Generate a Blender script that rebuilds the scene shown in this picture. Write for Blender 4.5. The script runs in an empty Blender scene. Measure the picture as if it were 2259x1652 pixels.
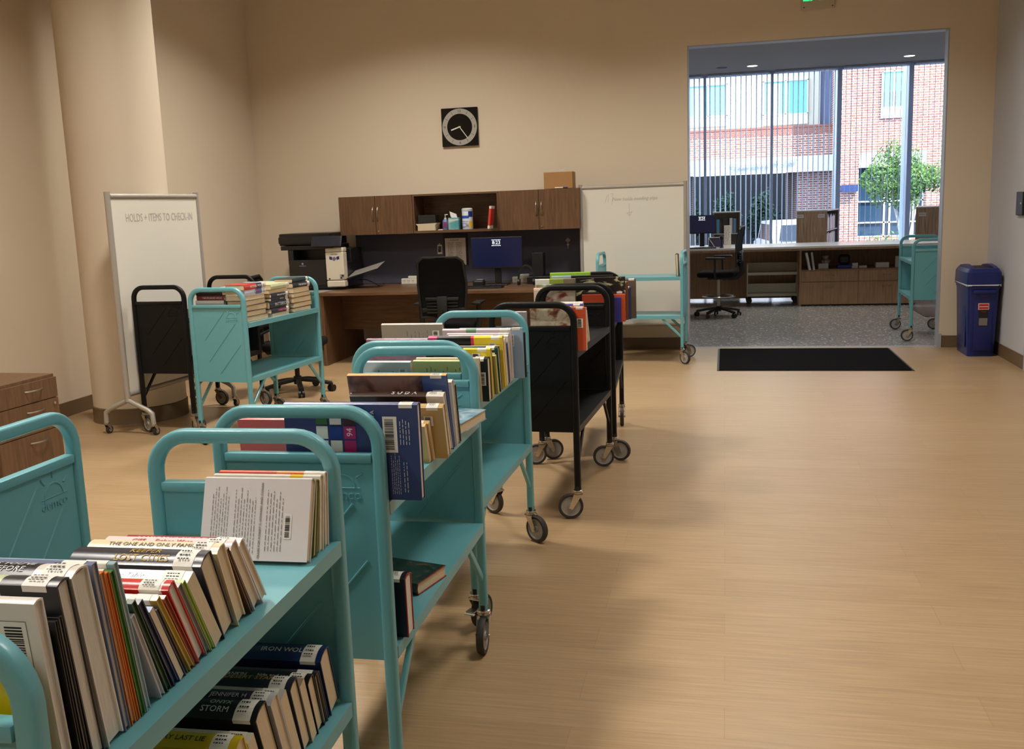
import bpy, bmesh, math, random
from mathutils import Matrix, Vector, Euler
random.seed(7)
PI = math.pi
S = bpy.context.scene
COL = S.collection

# ---------------------------------------------------------------- camera
FPX = 2164.5; YAW = -0.2165; PITCH = 0.1667; ROLL = -0.0358; CAMH = 1.541
fw = Vector((math.sin(YAW)*math.cos(PITCH), math.cos(YAW)*math.cos(PITCH), -math.sin(PITCH)))
rt = Vector((math.cos(YAW), -math.sin(YAW), 0)); up = rt.cross(fw)
r2 = math.cos(ROLL)*rt + math.sin(ROLL)*up; u2 = -math.sin(ROLL)*rt + math.cos(ROLL)*up
cd = bpy.data.cameras.new('camera'); cam = bpy.data.objects.new('camera', cd); COL.objects.link(cam)
cd.sensor_width = 36; cd.sensor_fit = 'HORIZONTAL'; cd.lens = FPX/2259*36; cd.clip_end = 300
m = Matrix.Identity(4)
for i in range(3):
    m[i][0] = r2[i]; m[i][1] = u2[i]; m[i][2] = -fw[i]
m[2][3] = CAMH
cam.matrix_world = m
S.camera = cam

# ---------------------------------------------------------------- world, sun, ceiling lamps, exposure
S.view_settings.view_transform = 'Standard'; S.view_settings.look = 'None'
S.view_settings.gamma = 1; S.view_settings.use_curve_mapping = False
S.view_settings.exposure = 0.0
w = bpy.data.worlds.new('sky'); S.world = w; w.use_nodes = True
bg = w.node_tree.nodes['Background']; bg.inputs[0].default_value = (0.66, 0.82, 1.0, 1); bg.inputs[1].default_value = 4.0
sl = bpy.data.lights.new('sun', 'SUN'); sl.energy = 11; sl.color = (1, 0.93, 0.85); sl.angle = 0.01
so = bpy.data.objects.new('sun', sl); COL.objects.link(so)
so.rotation_euler = Vector((0.50, -0.75, 0.95)).to_track_quat('Z', 'Y').to_euler()

def area(name, loc, size, energy, color, spread=PI, sy=None, rot=(0, 0, 0)):
    l = bpy.data.lights.new(name, 'AREA'); l.energy = energy; l.color = color; l.size = size; l.spread = spread
    if sy: l.shape = 'RECTANGLE'; l.size_y = sy
    o = bpy.data.objects.new(name, l); COL.objects.link(o); o.location = loc; o.rotation_euler = rot
    return o
WARM = (1.0, 0.94, 0.86)
CEIL = 4.3
for (x, y, e, s) in [(-2.7, 1.6, 85, .45), (0.6, 3.4, 42, .8), (-2.8, 5.0, 80, .5), (0.3, 7.9, 66, .8), (-3.0, 8.3, 84, .6), (-0.6, -1.6, 42, 1.0)]:
    area('ceiling_lamp_light', (x, y, CEIL-0.06), s, e, WARM, math.radians(136))
area('lobby_lamp_light', (1.0, 14.0, 3.85), 1.2, 60, (1, .92, .82), math.radians(150))

# ---------------------------------------------------------------- materials
def lin(c):
    return tuple(((v/255)/12.92 if v/255 <= .04045 else ((v/255+.055)/1.055)**2.4) for v in c)
MATS = {}
def nd(nt, t, **k):
    n = nt.nodes.new(t)
    for a, b in k.items(): setattr(n, a, b)
    return n
def mat(name, rgb, rough=.5, metal=0, spec=.5, emit=0, noise=0, nscale=20, bump=0, bscale=200, coat=0, trans=0):
    if name in MATS: return MATS[name]
    mt = bpy.data.materials.new(name); mt.use_nodes = True; nt = mt.node_tree; b = nt.nodes['Principled BSDF']
    c = lin(rgb)+(1,)
    b.inputs['Base Color'].default_value = c; b.inputs['Roughness'].default_value = rough; b.inputs['Metallic'].default_value = metal
    b.inputs['Specular IOR Level'].default_value = spec
    if coat: b.inputs['Coat Weight'].default_value = coat
    if emit: b.inputs['Emission Color'].default_value = c; b.inputs['Emission Strength'].default_value = emit
    tc = nd(nt, 'ShaderNodeTexCoord')
    n = nd(nt, 'ShaderNodeTexNoise'); n.inputs['Scale'].default_value = nscale; nt.links.new(tc.outputs['Object'], n.inputs['Vector'])
    mx = nd(nt, 'ShaderNodeMix', data_type='RGBA', blend_type='MULTIPLY'); mx.inputs[0].default_value = 1
    r = nd(nt, 'ShaderNodeMapRange'); r.inputs[3].default_value = 1-(noise or .04); r.inputs[4].default_value = 1+(noise or .04)*.6
    nt.links.new(n.outputs[0], r.inputs[0]); mx.inputs[6].default_value = c; nt.links.new(r.outputs[0], mx.inputs[7]); nt.links.new(mx.outputs[2], b.inputs['Base Color'])
    if bump:
        n2 = nd(nt, 'ShaderNodeTexNoise'); n2.inputs['Scale'].default_value = bscale; nt.links.new(tc.outputs['Object'], n2.inputs['Vector'])
        bp = nd(nt, 'ShaderNodeBump'); bp.inputs['Strength'].default_value = bump; bp.inputs['Distance'].default_value = .002
        nt.links.new(n2.outputs[0], bp.inputs['Height']); nt.links.new(bp.outputs[0], b.inputs['Normal'])
    MATS[name] = mt; return mt
def ramp_mat(name, stops, scale, stretch=(1, 1, 1), rough=.5, kind='noise', coat=0, detail=4, dist=0.0, bump=0, spec=.5, rot=(0, 0, 0)):
    if name in MATS: return MATS[name]
    mt = bpy.data.materials.new(name); mt.use_nodes = True; nt = mt.node_tree; b = nt.nodes['Principled BSDF']
    tc = nd(nt, 'ShaderNodeTexCoord'); mp = nd(nt, 'ShaderNodeMapping'); mp.inputs['Scale'].default_value = stretch; mp.inputs['Rotation'].default_value = rot
    nt.links.new(tc.outputs['Object'], mp.inputs[0])
    if kind == 'noise':
        n = nd(nt, 'ShaderNodeTexNoise'); n.inputs['Scale'].default_value = scale; n.inputs['Detail'].default_value = detail; n.inputs['Distortion'].default_value = dist; out = n.outputs[0]
    elif kind == 'voronoi':
        n = nd(nt, 'ShaderNodeTexVoronoi'); n.inputs['Scale'].default_value = scale; out = n.outputs['Color']
    else:
        n = nd(nt, 'ShaderNodeTexWave'); n.inputs['Scale'].default_value = scale; n.inputs['Distortion'].default_value = dist; out = n.outputs[0]
    nt.links.new(mp.outputs[0], n.inputs['Vector'])
    cr = nd(nt, 'ShaderNodeValToRGB'); e = cr.color_ramp.elements
    while len(e) < len(stops): e.new(.5)
    for el, (p, c) in zip(e, stops): el.position = p; el.color = lin(c)+(1,)
    nt.links.new(out, cr.inputs[0]); nt.links.new(cr.outputs[0], b.inputs['Base Color'])
    b.inputs['Roughness'].default_value = rough; b.inputs['Specular IOR Level'].default_value = spec
    if coat: b.inputs['Coat Weight'].default_value = coat; b.inputs['Coat Roughness'].default_value = .15
    if bump:
        bp = nd(nt, 'ShaderNodeBump'); bp.inputs['Strength'].default_value = bump; bp.inputs['Distance'].default_value = .001
        nt.links.new(out, bp.inputs['Height']); nt.links.new(bp.outputs[0], b.inputs['Normal'])
    MATS[name] = mt; return mt

wall_m = mat('wall_paint', (222, 208, 186), .75, noise=.02, nscale=2, bump=.15, bscale=350, spec=.3)
wall_r = mat('wall_paint_daylit', (196, 198, 204), .75, noise=.02, nscale=2, bump=.15, bscale=350, spec=.3)  # cooler grey: daylight from the opening put into the right wall's colour
base_m = mat('rubber_base', (112, 92, 66), .5)
jamb_m = mat('grey_painted_trim', (168, 172, 180), .45)
ceil_m = mat('ceiling_paint', (205, 200, 192), .9)
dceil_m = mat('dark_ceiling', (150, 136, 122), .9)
teal = mat('teal_powder_coat', (102, 168, 177), .38, noise=.015, bump=.08, bscale=700, coat=.15)
black_pc = mat('black_powder_coat', (9, 9, 10), .46, spec=.3, bump=.05, bscale=700)
beige_pc = mat('beige_powder_coat', (205, 205, 190), .5)
chrome = mat('chrome', (205, 200, 190), .22, 1)
steel = mat('brushed_steel', (170, 165, 155), .35, 1)
hub_m = mat('grey_hub', (158, 154, 146), .5)
tire_m = mat('dark_tire', (52, 48, 46), .65)
blackp = mat('black_plastic', (16, 16, 17), .5)
blackg = mat('black_gloss', (8, 8, 10), .2)
fabric = mat('black_fabric', (12, 12, 13), .9, bump=.4, bscale=900, spec=.2)
white_p = mat('white_plastic', (222, 218, 205), .4)
white_l = mat('white_label', (235, 232, 222), .5)
ink = mat('black_ink', (20, 20, 22), .6)
greyink = mat('grey_ink', (125, 120, 115), .6)
whiteink = mat('white_ink', (225, 225, 228), .6)
goldink = mat('gold_ink', (200, 165, 70), .5)
redink = mat('red_ink', (190, 40, 40), .6)
pinkink = mat('pink_ink', (225, 120, 160), .6)
blueink = mat('navy_ink', (30, 40, 110), .6)
board_m = mat('whiteboard_enamel', (226, 222, 210), .28, noise=.02, nscale=3)
alu = mat('satin_aluminium', (182, 176, 166), .42, .35)
greymetal = mat('grey_paint_metal', (165, 160, 150), .45)
walnut = ramp_mat('walnut_laminate', [(.2, (80, 57, 38)), (.5, (101, 73, 49)), (.8, (118, 87, 60))], 5, (9, 9, .7), .42, dist=.6)
walnut_h = ramp_mat('walnut_laminate_horizontal', [(.2, (82, 60, 41)), (.5, (104, 76, 52)), (.8, (124, 93, 65))], 5, (.7, 9, 9), .35, dist=.6)
oakdark = ramp_mat('grey_walnut_laminate', [(.25, (120, 100, 82)), (.5, (156, 132, 110)), (.8, (186, 162, 138))], 4, (9, 9, .6), .5, dist=.8)
lobbywood = ramp_mat('light_walnut_laminate', [(.25, (140, 108, 80)), (.5, (164, 130, 98)), (.8, (182, 148, 116))], 5, (9, 9, .6), .45, dist=.4)
tack = mat('charcoal_tackboard', (92, 92, 106), .95, bump=.5, bscale=600, spec=.1)
counter_m = mat('pale_quartz', (190, 192, 190), .25, noise=.06, nscale=90)
card = mat('kraft_cardboard', (164, 122, 76), .8)
paper = mat('white_paper', (232, 228, 222), .7)
pages_m = ramp_mat('page_edges', [(.3, (205, 184, 148)), (.55, (226, 207, 172)), (.8, (238, 222, 190))], 60, (.4, 30, .4), .8, bump=.5)
pages_w = ramp_mat('white_page_edges', [(.3, (200, 192, 178)), (.55, (226, 219, 206)), (.8, (238, 233, 222))], 60, (.4, 30, .4), .8, bump=.5)

def floor_material():
    mt = bpy.data.materials.new('vinyl_planks'); mt.use_nodes = True; nt = mt.node_tree; b = nt.nodes['Principled BSDF']
    tc = nd(nt, 'ShaderNodeTexCoord')
    br = nd(nt, 'ShaderNodeTexBrick'); br.inputs['Scale'].default_value = 1; br.inputs['Brick Width'].default_value = 1.22; br.inputs['Row Height'].default_value = .18
    br.inputs['Mortar Size'].default_value = .0008; br.offset = .37
    br.inputs['Color1'].default_value = lin((174, 146, 109))+(1,); br.inputs['Color2'].default_value = lin((168, 139, 102))+(1,); br.inputs['Mortar'].default_value = lin((152, 124, 90))+(1,)
    nt.links.new(tc.outputs['Object'], br.inputs['Vector'])
    mp = nd(nt, 'ShaderNodeMapping'); mp.inputs['Scale'].default_value = (1.6, 45, 1); nt.links.new(tc.outputs['Object'], mp.inputs[0])
    n = nd(nt, 'ShaderNodeTexNoise'); n.inputs['Scale'].default_value = 2.2; n.inputs['Detail'].default_value = 7; n.inputs['Distortion'].default_value = .4; nt.links.new(mp.outputs[0], n.inputs['Vector'])
    r = nd(nt, 'ShaderNodeMapRange'); r.inputs[1].default_value = .3; r.inputs[2].default_value = .7; r.inputs[3].default_value = .84; r.inputs[4].default_value = 1.10; nt.links.new(n.outputs[0], r.inputs[0])
    mx = nd(nt, 'ShaderNodeMix', data_type='RGBA', blend_type='MULTIPLY'); mx.inputs[0].default_value = 1
    nt.links.new(br.outputs[0], mx.inputs[6]); nt.links.new(r.outputs[0], mx.inputs[7]); nt.links.new(mx.outputs[2], b.inputs['Base Color'])
    b.inputs['Roughness'].default_value = .36; b.inputs['Specular IOR Level'].default_value = .5
    bp = nd(nt, 'ShaderNodeBump'); bp.inputs['Strength'].default_value = .25; bp.inputs['Distance'].default_value = .0012
    nt.links.new(n.outputs[0], bp.inputs['Height']); nt.links.new(bp.outputs[0], b.inputs['Normal'])
    return mt
def terrazzo():
    mt = bpy.data.materials.new('grey_terrazzo'); mt.use_nodes = True; nt = mt.node_tree; b = nt.nodes['Principled BSDF']
    tc = nd(nt, 'ShaderNodeTexCoord'); v = nd(nt, 'ShaderNodeTexVoronoi'); v.inputs['Scale'].default_value = 55; nt.links.new(tc.outputs['Object'], v.inputs['Vector'])
    sp = nd(nt, 'ShaderNodeSeparateColor'); nt.links.new(v.outputs['Color'], sp.inputs[0])
    cr = nd(nt, 'ShaderNodeValToRGB'); e = cr.color_ramp.elements; e.new(.5); e.new(.9)
    for el, (p, c) in zip(e, [(0, (130, 132, 136)), (.45, (146, 148, 150)), (.93, (160, 160, 160)), (.97, (235, 232, 225))]): el.position = p; el.color = lin(c)+(1,)
    nt.links.new(sp.outputs[0], cr.inputs[0]); nt.links.new(cr.outputs[0], b.inputs['Base Color']); b.inputs['Roughness'].default_value = .16
    return mt
def brick(name, c1, c2, mortar, s=1.0, rough=.9):
    mt = bpy.data.materials.new(name); mt.use_nodes = True; nt = mt.node_tree; b = nt.nodes['Principled BSDF']
    tc = nd(nt, 'ShaderNodeTexCoord'); se = nd(nt, 'ShaderNodeSeparateXYZ'); cb = nd(nt, 'ShaderNodeCombineXYZ')
    nt.links.new(tc.outputs['Object'], se.inputs[0]); ad = nd(nt, 'ShaderNodeMath', operation='ADD')
    nt.links.new(se.outputs[0], ad.inputs[0]); nt.links.new(se.outputs[1], ad.inputs[1]); nt.links.new(ad.outputs[0], cb.inputs[0]); nt.links.new(se.outputs[2], cb.inputs[1])
    br = nd(nt, 'ShaderNodeTexBrick'); br.inputs['Scale'].default_value = s; br.inputs['Brick Width'].default_value = .25; br.inputs['Row Height'].default_value = .085; br.inputs['Mortar Size'].default_value = .012
    br.inputs['Color1'].default_value = lin(c1)+(1,); br.inputs['Color2'].default_value = lin(c2)+(1,); br.inputs['Mortar'].default_value = lin(mortar)+(1,)
    nt.links.new(cb.outputs[0], br.inputs['Vector']); nt.links.new(br.outputs[0], b.inputs['Base Color']); b.inputs['Roughness'].default_value = rough
    return mt
def glass(name, tint=(1, 1, 1), refl=.08):
    mt = bpy.data.materials.new(name); mt.use_nodes = True; nt = mt.node_tree; nt.nodes.clear()
    o = nd(nt, 'ShaderNodeOutputMaterial'); t = nd(nt, 'ShaderNodeBsdfTransparent'); t.inputs[0].default_value = tint+(1,)
    g = nd(nt, 'ShaderNodeBsdfGlossy'); g.inputs['Roughness'].default_value = .02
    fr = nd(nt, 'ShaderNodeLayerWeight'); fr.inputs['Blend'].default_value = .2
    mm = nd(nt, 'ShaderNodeMath', operation='MULTIPLY'); mm.inputs[1].default_value = .5; nt.links.new(fr.outputs['Fresnel'], mm.inputs[0])
    mx = nd(nt, 'ShaderNodeMixShader'); nt.links.new(mm.outputs[0], mx.inputs[0]); nt.links.new(t.outputs[0], mx.inputs[1]); nt.links.new(g.outputs[0], mx.inputs[2]); nt.links.new(mx.outputs[0], o.inputs[0])
    return mt
floor_m = floor_material(); terr_m = terrazzo()
brick_m = brick('red_brick', (146, 92, 82), (172, 116, 102), (222, 212, 206))
brick_s = brick('brown_brick', (130, 92, 88), (150, 106, 100), (205, 198, 196))
glass_m = glass('window_glass', (.93, .97, 1.0))

# ---------------------------------------------------------------- mesh helpers
class MB:
    def __init__(s): s.v = []; s.f = []; s.m = []; s.mats = []
    def mi(s, mt):
        if mt is None: return 0
        if mt not in s.mats: s.mats.append(mt)
        return s.mats.index(mt)
    def add(s, vs, fs, mt=None, M=None):
        o = len(s.v); k = s.mi(mt)
        for v in vs:
            v = Vector(v); s.v.append(tuple(M @ v) if M else tuple(v))
        for f in fs: s.f.append(tuple(i+o for i in f)); s.m.append(k)
        return s
    def box(s, x0, x1, y0, y1, z0, z1, mt=None, bev=0, seg=2, M=None):
        if bev <= 0:
            vs = [(x, y, z) for z in (z0, z1) for y in (y0, y1) for x in (x0, x1)]
            return s.add(vs, [(0, 2, 3, 1), (4, 5, 7, 6), (0, 1, 5, 4), (2, 6, 7, 3), (0, 4, 6, 2), (1, 3, 7, 5)], mt, M)
        bm = bmesh.new(); bmesh.ops.create_cube(bm, size=1)
        for v in bm.verts: v.co = Vector(((x0+x1)/2+v.co.x*(x1-x0), (y0+y1)/2+v.co.y*(y1-y0), (z0+z1)/2+v.co.z*(z1-z0)))
        b = min(bev, .49*min(abs(x1-x0), abs(y1-y0), abs(z1-z0)))
        bmesh.ops.bevel(bm, geom=bm.edges[:], offset=b, segments=seg, affect='EDGES', profile=.5)
        bm.verts.index_update(); s.add([v.co[:] for v in bm.verts], [[v.index for v in f.verts] for f in bm.faces], mt, M); bm.free(); return s
    def prism(s, poly, y0, y1, mt=None, M=None):   # poly in (x,z), extruded along y
        n = len(poly); vs = [(x, y0, z) for x, z in poly]+[(x, y1, z) for x, z in poly]
        fs = [tuple(range(n)), tuple(range(2*n-1, n-1, -1))]+[(i, i+n, (i+1) % n+n, (i+1) % n) for i in range(n)]
        return s.add(vs, fs, mt, M)
    def tube(s, pts, prof, mt=None, M=None, closed=False, up=Vector((0, 1, 0))):   # sweep (a,b) profile; a along side, b along up
        pts = [Vector(p) for p in pts]; n = len(pts); k = len(prof); vs = []
        for i, p in enumerate(pts):
            if closed: t = (pts[(i+1) % n]-pts[i-1]).normalized(); sc = 1
            elif i == 0: t = (pts[1]-p).normalized(); sc = 1
            elif i == n-1: t = (p-pts[i-1]).normalized(); sc = 1
            else:
                a, b = (p-pts[i-1]).normalized(), (pts[i+1]-p).normalized(); t = (a+b).normalized(); sc = 1/max(.5, t.dot(a))
            sd = t.cross(up)
            if sd.length < 1e-4: sd = t.cross(Vector((1, 0, 0)))
            sd.normalize(); u = sd.cross(t)
            for a_, b_ in prof: vs.append(p+sd*a_*sc+u*b_)
        fs = []
        for i in range(n if closed else n-1):
            j = (i+1) % n
            for q in range(k): fs.append((i*k+q, i*k+(q+1) % k, j*k+(q+1) % k, j*k+q))
        if not closed: fs.append(tuple(range(k-1, -1, -1))); fs.append(tuple((n-1)*k+q for q in range(k)))
        return s.add(vs, fs, mt, M)
    def cyl(s, c, r, h, axis='z', seg=20, mt=None, r2=None, M=None):
        r2 = r if r2 is None else r2; vs = []
        for t, rr in ((-h/2, r), (h/2, r2)):
            for i in range(seg):
                a = 2*PI*i/seg; x, y = rr*math.cos(a), rr*math.sin(a)
                p = {'z': (x, y, t), 'y': (x, t, -y), 'x': (t, x, y)}[axis]
                vs.append((c[0]+p[0], c[1]+p[1], c[2]+p[2]))
        fs = [tuple(range(seg-1, -1, -1)), tuple(range(seg, 2*seg))]+[(i, (i+1) % seg, (i+1) % seg+seg, i+seg) for i in range(seg)]
        return s.add(vs, fs, mt, M)
    def lathe(s, prof, seg=24, mt=None, M=None, c=(0, 0, 0), cap=True):   # (r,z) about z
        vs = [(c[0]+r*math.cos(2*PI*i/seg), c[1]+r*math.sin(2*PI*i/seg), c[2]+z) for r, z in prof for i in range(seg)]
        fs = [(j*seg+i, j*seg+(i+1) % seg, (j+1)*seg+(i+1) % seg, (j+1)*seg+i) for j in range(len(prof)-1) for i in range(seg)]
        if cap: fs += [tuple(range(seg-1, -1, -1)), tuple((len(prof)-1)*seg+i for i in range(seg))]
        return s.add(vs, fs, mt, M)
    def build(s, name, mt=None, parent=None, loc=(0, 0, 0), rot=(0, 0, 0), smooth=False, label=None, kind=None):
        me = bpy.data.meshes.new(name); me.from_pydata(s.v, [], s.f); me.update()
        mats = s.mats if s.mats else [mt]
        if s.mats and mt is not None and mt not in mats: pass
        for q in mats: me.materials.append(q)
        if s.mats: me.polygons.foreach_set('material_index', s.m)
        bm = bmesh.new(); bm.from_mesh(me); bmesh.ops.recalc_face_normals(bm, faces=bm.faces[:]); bm.to_mesh(me); bm.free()
        if smooth:
            me.polygons.foreach_set('use_smooth', [True]*len(me.polygons)); me.set_sharp_from_angle(angle=math.radians(38))
        o = bpy.data.objects.new(name, me); COL.objects.link(o); o.location = loc; o.rotation_euler = rot
        if parent: o.parent = parent
        if label: o['label'] = label
        if kind: o['kind'] = kind
        return o
def rr(a, b, r, n=3):   # rounded rectangle profile, full sizes a,b
    o = []
    for cx, cy, a0 in ((a/2-r, b/2-r, 0), (-a/2+r, b/2-r, PI/2), (-a/2+r, -b/2+r, PI), (a/2-r, -b/2+r, 1.5*PI)):
        for i in range(n+1): t = a0+PI/2*i/n; o.append((cx+r*math.cos(t), cy+r*math.sin(t)))
    return o
def circ(r, n=10): return [(r*math.cos(2*PI*i/n), r*math.sin(2*PI*i/n)) for i in range(n)]
def tag(o, label, cat, group=None):
    o['label'] = label; o['category'] = cat
    if group: o['group'] = group
    return o
def empty(name, loc, rz, label, cat, group=None):
    o = bpy.data.objects.new(name, None); o.empty_display_size = .1; COL.objects.link(o); o.location = loc; o.rotation_euler = (0, 0, rz)
    return tag(o, label, cat, group)
def struct(o): o['kind'] = 'structure'; return o
_tc = {}
def text(s, size, mt, parent=None, M=None, name='lettering', align='LEFT', ext=.0003, sx=1.0, shear=0):
    key = (s, size, ext, align, sx, shear, mt.name)
    if key not in _tc:
        c = bpy.data.curves.new('t', 'FONT'); c.body = s; c.size = size; c.extrude = ext; c.align_x = align; c.align_y = 'CENTER'; c.resolution_u = 2; c.shear = shear
        t = bpy.data.objects.new('t', c); me = bpy.data.meshes.new_from_object(t); bpy.data.objects.remove(t)
        for v in me.vertices: v.co.x *= sx
        me.materials.clear(); me.materials.append(mt); _tc[key] = me
    o = bpy.data.objects.new(name, _tc[key]); COL.objects.link(o)
    if parent: o.parent = parent
    if M is not None: o.matrix_local = M
    return o
def mcols(x, y, z, t):
    M = Matrix.Identity(4)
    for i in range(3): M[i][0] = x[i]; M[i][1] = y[i]; M[i][2] = z[i]; M[i][3] = t[i]
    return M
def wordrows(mb, x0, x1, z0, z1, rows, mt, plane, h=.35, ragged=.2, seed=0):
    """rows of word-like dashes standing for print too small to read; plane(a,b)->3D point, a along text, b up"""
    rnd = random.Random(seed); dz = (z1-z0)/rows
    for r in range(rows):
        zc = z1-dz*(r+.5); a = x0; e = x1-(x1-x0)*rnd.random()*ragged
        while a < e:
            wl = (.3+rnd.random())*dz*1.6; b = min(a+wl, e)
            mb.add([plane(a, zc-dz*h/2), plane(b, zc-dz*h/2), plane(b, zc+dz*h/2), plane(a, zc+dz*h/2)], [(0, 1, 2, 3)], mt); a = b+dz*.45

# ---------------------------------------------------------------- room shell
XL, XR, YB = -5.25, 2.56, 10.612
OX0, OX1, OZ = -0.378, 2.134, 3.125
def slab(name, x0, x1, y0, y1, z0, z1, mt, bev=0):
    return struct(MB().box(x0, x1, y0, y1, z0, z1, None, bev).build(name, mt))
slab('floor', XL-.2, XR+.2, -4.2, YB+.06, -.1, 0, floor_m)
slab('floor_lobby', -4, 8, YB+.06, 19.7, -.1, 0, terr_m)
slab('ceiling', XL-.2, XR+.2, -4.2, YB+.2, CEIL, CEIL+.2, ceil_m)
slab('ceiling_lobby', -4, 8, YB+.14, 19.75, 3.9, 4.1, dceil_m)
slab('wall_left', XL-.2, XL, -4.2, YB+.2, 0, CEIL, wall_m)
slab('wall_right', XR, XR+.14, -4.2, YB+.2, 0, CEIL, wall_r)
slab('wall_front', XL, XR, -4.2, -4.0, 0, CEIL, wall_m)
wb = MB()
wb.box(XL, OX0, YB, YB+.14, 0, CEIL); wb.box(OX1, XR, YB, YB+.14, 0, CEIL); wb.box(OX0, OX1, YB, YB+.14, OZ, CEIL)
struct(wb.build('wall_back', wall_m))
slab('wall_lobby_front', XR+.14, 8.2, YB, YB+.14, 0, 4.3, wall_m)
slab('wall_lobby_left', -4.2, -4, YB+.14, 19.75, 0, 4.1, wall_m)
slab('wall_lobby_right', 8, 8.2, YB+.14, 19.75, 0, 4.1, wall_m)
jm = MB(); jm.box(OX1-.012, OX1, YB+.002, YB+.15, 0, OZ); jm.box(OX0, OX0+.012, YB+.002, YB+.15, 0, OZ); jm.box(OX0+.012, OX1-.012, YB+.002, YB+.15, OZ-.012, OZ)
jm.box(OX1-.02, OX1+.02, YB-.016, YB+.002, 0, .14); 
struct(jm.build('trim_1', jamb_m))
struct(MB().box(OX0, OX1, YB+.04, YB+.09, -.002, .003).build('trim_2', jamb_m))
BH = .12
struct(MB().box(XL, OX0-.0, YB-.008, YB, 0, BH, None, .003).build('baseboard_back', base_m))
struct(MB().box(OX1+.02, XR, YB-.008, YB, 0, BH, None, .003).build('baseboard_back_right', base_m))
struct(MB().box(XL, XL+.008, -4, YB-.008, 0, BH, None, .003).build('baseboard_left', base_m))
struct(MB().box(XR-.008, XR, 9.15, YB-.008, 0, BH, None, .003).build('baseboard_right', base_m))
# door frame on the right wall, just at the frame's edge
df = MB(); df.box(XR-.03, XR, 9.08, 9.145, 0, 2.15, None, .004); df.box(XR-.03, XR, 8.0, 8.065, 0, 2.15, None, .004); df.box(XR-.03, XR, 8.065, 9.08, 2.085, 2.15, None, .004)
struct(df.build('door_1', jamb_m))
cm = MB(); cm.lathe([(.355, .125), (.355, CEIL)], 64); 
col_o = struct(cm.build('trim_3', wall_m, smooth=True, loc=(-4.615, 6.98, 0)))
struct(MB().lathe([(.366, 0), (.363, .005), (.363, .118), (.357, .125)], 64).build('baseboard_column', base_m, smooth=True, loc=(-4.615, 6.98, 0)))
# ---------------------------------------------------------------- lobby window wall
WY = 19.6
frame_m = mat('grey_window_frame', (176, 184, 200), .4)
blue_m = mat('pale_blue_frame', (190, 210, 235), .4)
vane_m = bpy.data.materials.new('pale_blind_vane'); vane_m.use_nodes = True; _n = vane_m.node_tree; _n.nodes.clear()
_o = nd(_n, 'ShaderNodeOutputMaterial'); _d = nd(_n, 'ShaderNodeBsdfDiffuse'); _d.inputs[0].default_value = (.86, .9, .95, 1); _t = nd(_n, 'ShaderNodeBsdfTranslucent'); _t.inputs[0].default_value = (.93, .96, 1, 1)
_x = nd(_n, 'ShaderNodeMixShader'); _x.inputs[0].default_value = .6; _n.links.new(_d.outputs[0], _x.inputs[1]); _n.links.new(_t.outputs[0], _x.inputs[2]); _n.links.new(_x.outputs[0], _o.inputs[0])
fr = MB(); xs = [-1.6, -.371, .864, 2.07, 3.31, 4.55, 5.8, 7.0]
for i, x in enumerate(xs):
    wd = .025 if i not in (3, 4) else .04
    fr.box(x-wd, x+wd, WY-.05, WY+.1, 0, 3.9)
fr.box(-4, 8, WY-.04, WY+.08, 0, .15); fr.box(-4, 8, WY-.04, WY+.08, 3.86, 3.9)
wo = struct(fr.build('window_1', frame_m))
gl = MB(); gl.add([(-4, WY+.02, .1), (8, WY+.02, .1), (8, WY+.02, 3.9), (-4, WY+.02, 3.9)], [(0, 1, 2, 3)]); gl.build('pane', glass_m, wo)
pl = MB()
for x in (2.07, 3.31): pl.box(x-.04, x+.04, WY+.101, WY+.60, 0, 3.9)
pl.build('mullion_fin', blue_m, wo)
for i in range(6):
    x0, x1 = xs[i]+.05, xs[i+1]-.05
    bl = empty('vertical_blind', ((x0+x1)/2, WY-.16, 3.86), 0, ['vertical blind with open pale vanes at the far left, behind the lobby monitor', 'vertical blind between the two leftmost mullions above the small open shelf unit', 'vertical blind in the bay straight behind the light-coloured car', 'vertical blind in front of the leafy tree outside', 'vertical blind in the rightmost visible bay, behind the far teal cart', 'vertical blind at the far right, mostly hidden by the opening jamb'][i], 'blind', None)
    MB().box(x0-(x0+x1)/2, x1-(x0+x1)/2, -.03, .03, -.0, .03).build('headrail', blue_m, bl)
    vm = None; n = 12
    for k in range(n):
        px = x0+(x1-x0)*(k+.5)/n-(x0+x1)/2
        if vm is None:
            vm = MB().box(-.003, .003, -.042, .042, -3.3, 0).build('vane', vane_m, bl); v = vm
        else:
            v = vm.copy(); COL.objects.link(v); v.parent = bl
        v.location = (px, 0, 0); v.rotation_euler = (0, 0, math.radians(-12+random.uniform(-3, 3)))

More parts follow.
